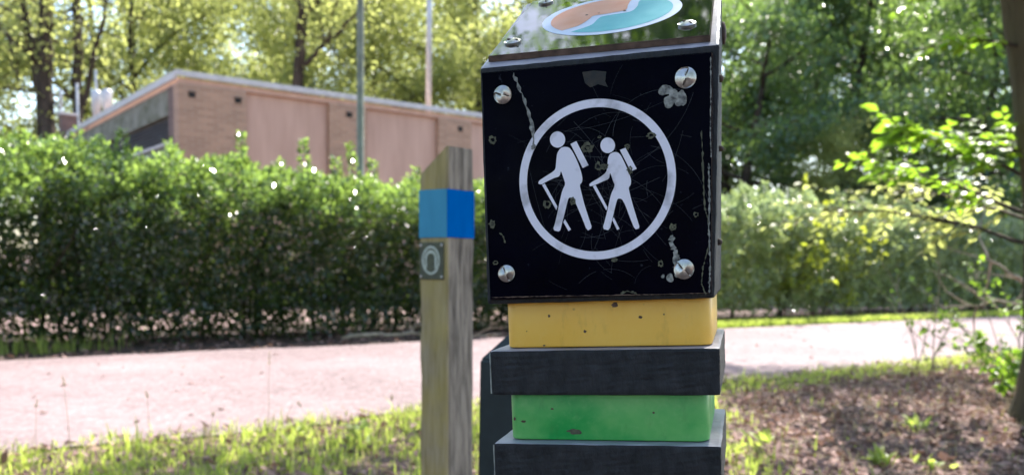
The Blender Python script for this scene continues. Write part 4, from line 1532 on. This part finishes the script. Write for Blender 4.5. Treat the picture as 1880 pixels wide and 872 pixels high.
H1 = [(243, 278), (262, 272), (285, 275), (300, 292), (318, 325), (335, 365), (347, 400), (353, 432), (350, 450), (338, 462), (347, 500), (362, 560), (385, 630), (401, 678), (376, 692), (350, 625), (322, 560), (303, 525), (283, 526), (274, 560), (262, 610), (250, 655), (240, 697), (205, 688), (218, 645), (230, 590), (240, 540), (252, 490), (268, 458), (257, 425), (245, 390), (238, 420), (210, 428), (165, 450), (150, 460), (132, 458), (134, 443), (160, 425), (200, 400), (218, 385), (222, 340), (226, 305)]
H2 = [(490, 308), (510, 298), (530, 300), (545, 315), (560, 345), (578, 385), (590, 415), (596, 440), (594, 462), (583, 476), (590, 510), (605, 565), (625, 630), (640, 678), (615, 686), (590, 625), (568, 565), (550, 532), (528, 530), (518, 565), (505, 620), (488, 690), (453, 682), (468, 630), (482, 570), (495, 510), (516, 465), (505, 440), (497, 415), (490, 400), (486, 432), (455, 445), (410, 465), (390, 470), (386, 460), (400, 448), (440, 425), (472, 400), (477, 370), (480, 330)]
for body, headc, packp, sticks in (
        (H1, (228, 236, 38), [(293, 258), (322, 244), (383, 364), (354, 378)], ([(151, 463), (164, 456), (227, 570), (222, 588)], [(257, 648), (265, 634), (295, 685), (283, 693)])),
        (H2, (479, 265, 36.5), [(540, 288), (568, 277), (624, 382), (595, 395)], ([(405, 470), (418, 463), (478, 575), (472, 590)], [(502, 638), (509, 624), (538, 682), (526, 687)]))):
    hk = decal('hiker_figure', [zp(*p) for p in smooth_poly(body)], M_PRINT, panel)
    decal('hiker_head', disc_pts(*headc), M_PRINT, panel)
    decal('rucksack', [zp(*p) for p in packp], M_PRINT, panel)
    for s in sticks:
        decal('walking_stick', [zp(*p) for p in s], M_PRINT, panel)


# one-way security screws
def screw_mesh(seed, r=0.0064, hgt=0.0030):
    nr, na = 9, 48
    V = []
    for i in range(nr + 1):
        rr_ = r * i / nr
        for k in range(na):
            ang = 2 * math.pi * k / na
            dome = hgt * (1 - 0.55 * (rr_ / r) ** 2.2)
            ph = (ang + seed) % math.pi
            cut = 0.0
            if ph < math.pi * 0.5 and 0.15 < i / nr < 0.93:
                cut = hgt * 0.42 * (1 - ph / (math.pi * 0.5))
            V.append((rr_ * math.cos(ang), rr_ * math.sin(ang), dome - cut))
    base = len(V)
    for k in range(na):
        ang = 2 * math.pi * k / na
        V.append((r * 0.98 * math.cos(ang), r * 0.98 * math.sin(ang), 0))
    Fq = []
    for i in range(nr):
        for k in range(na):
            j = (k + 1) % na
            Fq.append((i * na + k, i * na + j, (i + 1) * na + j, (i + 1) * na + k) if i else (k, j, na + j, na + k))
    for k in range(na):
        j = (k + 1) % na
        Fq.append((nr * na + k, nr * na + j, base + j, base + k))
    return np.array(V), Fq


def screw(parent, pos, ax_u, ax_v, ax_n, seed, r=0.0064):
    V, Fq = screw_mesh(seed, r)
    A = np.array([ax_u, ax_v, ax_n])
    Vw = V @ A + np.array(pos)
    sc = part(mesh_np('screw', Vw, Fq, M_STEEL, None, False), parent)
    me = sc.data
    # slot
    bm = bmesh.new()
    bm_box(bm, -r * 0.75, r * 0.75, -0.0004, 0.0004, 0.0016, 0.00285)
    bmesh.ops.rotate(bm, verts=bm.verts, cent=(0, 0, 0), matrix=Matrix.Rotation(-seed, 3, 'Z'))
    for v in bm.verts:
        v.co = Vector(np.array(v.co) @ A + np.array(pos))
    part(bm_obj('screw_slot', bm, M_SLOT), sc)
    return sc


for (x, z), sd, r in (((-0.062, 0.1757), 0.3, 0.0062), ((0.0608, 0.1759), 1.9, 0.0068), ((-0.0643, 0.0543), 1.2, 0.0059), ((0.0575, 0.0529), 0.8, 0.0066)):
    screw(panel, (x, PY0, z), (1, 0, 0), (0, 0, 1), (0, -1, 0), sd, r)

# wear on the front panel -----------------------------------------------------
rngp = np.random.default_rng(15)


def ribbon(pts, w, y):
    """thin flat strip on the sign plane through pts (x, z)"""
    pts = np.array(pts)
    tg = np.gradient(pts, axis=0)
    tg /= np.linalg.norm(tg, axis=1)[:, None] + 1e-12
    nr_ = np.stack([-tg[:, 1], tg[:, 0]], 1)
    w = np.asarray(w)
    w = w[:, None] if w.ndim else w
    A_, B_ = pts + nr_ * w / 2, pts - nr_ * w / 2
    k = len(pts)
    V = np.concatenate([np.stack([A_[:, 0], np.full(k, y), A_[:, 1]], 1), np.stack([B_[:, 0], np.full(k, y), B_[:, 1]], 1)])
    i = np.arange(k - 1)
    return V, np.stack([i, i + 1, k + i + 1, k + i], 1)


def ribbons_obj(name, lst, mat, parent):
    Vs, Fs, off = [], [], 0
    for V, Fq in lst:
        Vs.append(V); Fs.append(Fq + off); off += len(V)
    o = part(mesh_np(name, np.concatenate(Vs), np.concatenate(Fs), mat), parent)
    return o


scr = []
for q in range(120):
    c = np.array([rngp.normal(0.004, 0.030), rngp.normal(0.105, 0.034)])
    ang = rngp.uniform(0, 6.28)
    ln = rngp.gamma(2.0, 0.014)
    cur = rngp.normal(0, 14)
    s = np.linspace(-ln / 2, ln / 2, 14)
    pts = c + np.stack([np.cos(ang + cur * s) * s, np.sin(ang + cur * s) * s], 1)
    ok = (np.abs(pts[:, 0]) < 0.0735).all() and (pts[:, 1] > 0.040).all() and (pts[:, 1] < 0.188).all()
    if ok:
        scr.append(ribbon(pts, rngp.uniform(0.00006, 0.00016), PY0 - 0.00004 - 0.0000012 * q))
# long arcs seen on the sign
for (cx, cz_, R_, a0, a1) in ((0.012, 0.112, 0.046, -0.6, 2.2), (0.03, 0.085, 0.05, 0.1, 1.4), (-0.01, 0.12, 0.03, 0.2, 2.6), (0.0, 0.06, 0.06, 0.5, 1.4)):
    th_ = np.linspace(a0, a1, 40)
    scr.append(ribbon(np.stack([cx + R_ * np.cos(th_) * 0.9, cz_ + R_ * np.sin(th_)], 1), 0.00013, PY0 - 0.00022))
so = ribbons_obj('scratches', scr, M_SCRATCH, panel)
so['kind'] = 'stuff'


def streak(name, pix, w, mat, seed, n=26):
    r = np.random.default_rng(seed)
    p = np.array([sign_xy(*q) for q in pix])
    tt = np.linspace(0, len(p) - 1, n)
    c = np.stack([np.interp(tt, np.arange(len(p)), p[:, i]) for i in range(2)], 1)
    ww = w * r.uniform(0.05, 1.4, n)
    ww[0] = ww[-1] = w * 0.15
    V, Fq = ribbon(c + r.normal(0, w * 0.12, c.shape), ww, PY0 - 0.0005)
    return part(mesh_np(name, V, Fq, mat), panel)


streak('dried_drip', [(942, 133), (952, 160), (962, 180), (970, 205), (978, 240), (981, 268), (976, 275)], 0.0026, M_GLUE, 2)
streak('dried_drip', [(1233, 432), (1236, 450), (1241, 468), (1243, 484), (1250, 492)], 0.0042, M_GLUE, 3)
streak('peeling_edge', [(1301, 300), (1303, 360), (1301, 420), (1304, 480), (1302, 538)], 0.0012, M_GLUE, 4, 60)
streak('peeling_edge', [(1288, 240), (1290, 300), (1294, 380), (1303, 415)], 0.0011, M_STAIN, 5, 40)
streak('peeling_edge', [(1303, 445), (1291, 490), (1288, 520), (1296, 540)], 0.0009, M_STAIN, 6, 40)
streak('peeling_edge', [(1305, 105), (1305, 180), (1304, 240), (1306, 290)], 0.0007, M_GLUE, 7, 60)
streak('peeling_edge', [(1140, 540), (1150, 534), (1165, 537), (1170, 541)], 0.0016, M_STAIN, 8)
streak('peeling_edge', [(917, 427), (924, 433), (928, 446)], 0.0009, M_STAIN, 9)
streak('worn_lower_edge', [(903, 546), (1000, 543.5), (1100, 542), (1200, 540.5), (1304, 537.5)], 0.0006, M_CORE_EDGE, 10, 90)


def blob(name, px, py, r, mat, seed, ez=1.0, k=22, y=PY0):
    g_ = np.random.default_rng(seed)
    cx, cz_ = sign_xy(px, py)
    q = np.linspace(0, 2 * np.pi, k, endpoint=False)
    rr_ = r * (1 + 0.12 * np.sin(2 * q + g_.uniform(0, 6)) + 0.1 * np.sin(3 * q + g_.uniform(0, 6)) + g_.normal(0, 0.03, k))
    return decal(name, [(cx + a_ * math.cos(b_), cz_ + a_ * ez * math.sin(b_)) for a_, b_ in zip(rr_, q)], mat, panel, y, 0.0004)


for k, (px, py, r, ez) in enumerate([(1222, 166, 0.0043, 0.8), (1229, 187, 0.0040, 0.9), (1250, 182, 0.0036, 1.5), (1238, 174, 0.0032, 1.0)]):
    blob('glue_residue', px, py, r, M_GLUE, 30 + k, ez, 22, PY0 - 0.00012 * k)
for k, (px, py, r) in enumerate([(1230, 510, 0.0026), (1217, 507, 0.0012), (1244, 503, 0.0022)]):
    blob('glue_residue', px, py, r, M_GLUE, 40 + k)
# small yellowed rings and specks
for k, (px, py, r) in enumerate([(905, 257, 0.0026), (904, 411, 0.0021), (910, 482, 0.0022), (1079, 272, 0.0034), (1098, 306, 0.0022), (1110, 306, 0.0028), (1005, 375, 0.0028), (1052, 370, 0.0020), (1195, 249, 0.0028), (1235, 417, 0.0022), (1213, 484, 0.0017), (1128, 477, 0.0021), (1278, 394, 0.0017), (1156, 312, 0.0020), (1101, 252, 0.0012), (1152, 270, 0.0017)]):
    cx, cz_ = sign_xy(px, py)
    ring_decal('stain_ring', cx, cz_, r, r * 0.52, M_STAIN, panel, 18, PY0 - 0.0003, 0.0003, 0.17, 60 + k, 1.0 + 0.35 * math.sin(k * 2.1))
    if k % 2:
        blob('stain_speck', px, py, r * 0.38, M_STAIN, 80 + k, 1.0, 10)

cxy = [sign_xy(*q) for q in ((1069, 133), (1090, 130), (1113, 132), (1111, 150), (1116, 160), (1098, 155), (1084, 161), (1074, 153))]
decal('label_remnant', cxy, M_BROWN, panel, PY0, 0.00012)
# nails and clips standing off the right-hand face
for k, (yy, zz, r) in enumerate([(0.10, 0.226, 0.0085), (0.02, 0.178, 0.0026), (0.035, 0.134, 0.0020), (0.015, 0.070, 0.0022)]):
    bm = bmesh.new()
    lathe(bm, [(r, 0), (r * 0.95, 0.0018), (r * 0.6, 0.0028), (r * 0.2, 0.0032)], 14)
    bmesh.ops.rotate(bm, verts=bm.verts, cent=(0, 0, 0), matrix=Matrix.Rotation(math.pi / 2, 3, 'Y'))
    bmesh.ops.translate(bm, verts=bm.verts, vec=(0.0797 + 0.02 * (zz - 0.11), yy, zz))
    part(bm_obj('side_screw', bm, M_SLOT, None, True))

# sloping top plate with emblem ----------------------------------------------------
cs_, sn_ = math.cos(SL), math.sin(SL)


def top_pt(u, v, w):
    return (u, v * cs_ - w * sn_, tp_ + v * sn_ + w * cs_)


bm = bmesh.new()
tf = [(-0.0745, 0.0105), (0.0765, 0.0065), (0.0770, 0.1600), (-0.0705, 0.1570)]
lo = [bm.verts.new(top_pt(u, v, 0.0004)) for u, v in tf]
hi = [bm.verts.new(top_pt(u, v, 0.0046)) for u, v in tf]
bm.faces.new(hi)
for i in range(4):
    j = (i + 1) % 4
    bm.faces.new((lo[i], lo[j], hi[j], hi[i]))
bmesh.ops.bevel(bm, geom=[e for e in bm.edges if e.verts[0] in hi and e.verts[1] in hi], offset=0.0006, segments=2, affect='EDGES')
top = bm_obj('top_panel', bm, M_TOPPANEL)
top.data.materials.append(M_CORE_EDGE)
nrm_top = Vector((0, -sn_, cs_))
for p in top.data.polygons:
    if abs(p.normal.dot(nrm_top)) < 0.3:
        p.material_index = 1
part(top)


def top_decal(name, uv, mat, w):
    bm = bmesh.new()
    f = bm.faces.new([bm.verts.new(top_pt(u, v, w)) for u, v in uv])
    bm.normal_update()
    if f.normal.dot(nrm_top) < 0:
        f.normal_flip()
    bmesh.ops.triangulate(bm, faces=bm.faces)
    return part(bm_obj(name, bm, mat), top)


EC = (0.0030, 0.0865)
RO, RI = 0.0517, 0.0452
top_decal('emblem', [(EC[0] + RO * math.cos(q), EC[1] + RO * math.sin(q)) for q in np.linspace(0, 2 * np.pi, 72, endpoint=False)], M_WHITEP, 0.00475)


def catmull(pts, n=6):
    pts = [np.array(p) for p in pts]
    pts = [2 * pts[0] - pts[1]] + pts + [2 * pts[-1] - pts[-2]]
    out = []
    for i in range(1, len(pts) - 2):
        for t in np.linspace(0, 1, n, endpoint=False):
            p0, p1, p2, p3 = pts[i - 1:i + 3]
            out.append(0.5 * (2 * p1 + (p2 - p0) * t + (2 * p0 - 5 * p1 + 4 * p2 - p3) * t * t + (3 * p1 - p0 - 3 * p2 + p3) * t ** 3))
    out.append(pts[-2])
    return [tuple(p) for p in out]


def on_circle(p):
    return math.atan2(p[1] - EC[1], p[0] - EC[0])


def emblem_half(name, mid, mat, ccw, w):
    a0 = on_circle(mid[0]); a1 = on_circle(mid[-1])
    st = (EC[0] + RI * math.cos(a0), EC[1] + RI * math.sin(a0))
    en = (EC[0] + RI * math.cos(a1), EC[1] + RI * math.sin(a1))
    curve = catmull([st] + mid[1:-1] + [en])
    if ccw:
        while a0 < a1: a0 += 2 * math.pi
        arc_ = np.linspace(a1, a0, 40)
    else:
        while a0 > a1: a0 -= 2 * math.pi
        arc_ = np.linspace(a1, a0, 40)
    pts = curve + [(EC[0] + RI * math.cos(q), EC[1] + RI * math.sin(q)) for q in arc_[1:-1]]
    return top_decal(name, pts, mat, w)


emblem_half('emblem_orange', [(-0.0298, 0.054), (-0.0180, 0.0640), (-0.0125, 0.0780), (-0.0100, 0.0862), (0.0018, 0.0886), (0.0128, 0.0930), (0.0134, 0.106), (0.0146, 0.1200), (0.021, 0.131)], M_ORANGE, True, 0.00490)
emblem_half('emblem_teal', [(-0.0223, 0.0480), (-0.0090, 0.0610), (-0.0058, 0.0750), (-0.0030, 0.0815), (0.0060, 0.0840), (0.0170, 0.0868), (0.0209, 0.0987), (0.0214, 0.1150), (0.028, 0.126)], M_TEAL, False, 0.00492)
for (u, v), sd in (((-0.0622, 0.0375), 0.5), ((0.0606, 0.0350), 0.9), ((-0.0570, 0.1450), 1.4), ((0.0600, 0.1450), 0.2)):
    screw(top, top_pt(u, v, 0.0046), (1, 0, 0), (0, cs_, sn_), (0, -sn_, cs_), sd, 0.0062)
for (u, v, r) in ((-0.016, 0.0905, 0.0011), (-0.007, 0.092, 0.0007), (0.0125, 0.0905, 0.0012)):
    top_decal('speck', [(u + r * math.cos(q), v + r * 1.3 * math.sin(q)) for q in np.linspace(0, 6.28, 10, endpoint=False)], M_SLOT, 0.00506)

# rim light painted as pale strips on the slabs' left edges, and dirt on the blocks
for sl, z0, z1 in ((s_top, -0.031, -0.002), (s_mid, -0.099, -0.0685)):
    part(box('rim_light_edge', -0.0808, -0.0800, 0.0006, 0.0016, z0, z1, M_RIM), sl)


def block_blob(parent, px, py, r, mat, seed, ez, y):
    g_ = np.random.default_rng(seed)
    cx, cz_ = sign_xy(px, py, y)
    q = np.linspace(0, 2 * np.pi, 14, endpoint=False)
    rr_ = r * (1 + g_.normal(0, 0.15, 14))
    decal('dirt_speck', [(cx + a_ * math.cos(b_), cz_ + a_ * ez * math.sin(b_)) for a_, b_ in zip(rr_, q)], mat, parent, y, 0.0002)


YB = 0.011
for k, (px, py, r, ez) in enumerate([(1008, 580, 0.0009, 1.2), (1074, 608, 0.0010, 1), (1176, 582, 0.0012, 0.9), (1219, 577, 0.0006, 1), (1128, 560, 0.0022, 0.8), (999, 634, 0.0008, 0.7), (967, 608, 0.0004, 1)]):
    block_blob(yb, px, py, r, M_SLOT if k != 4 else M_CORE_EDGE, 200 + k, ez, YB)
for k, (px, py, r, ez) in enumerate([(1055, 792, 0.0052, 0.35), (1200, 757, 0.0009, 0.8), (961, 773, 0.0018, 0.5), (1014, 750, 0.0011, 0.6), (945, 768, 0.0008, 1.5)]):
    block_blob(gb, px, py, r, M_STAIN if k == 0 else M_SLOT, 220 + k, ez, YB)
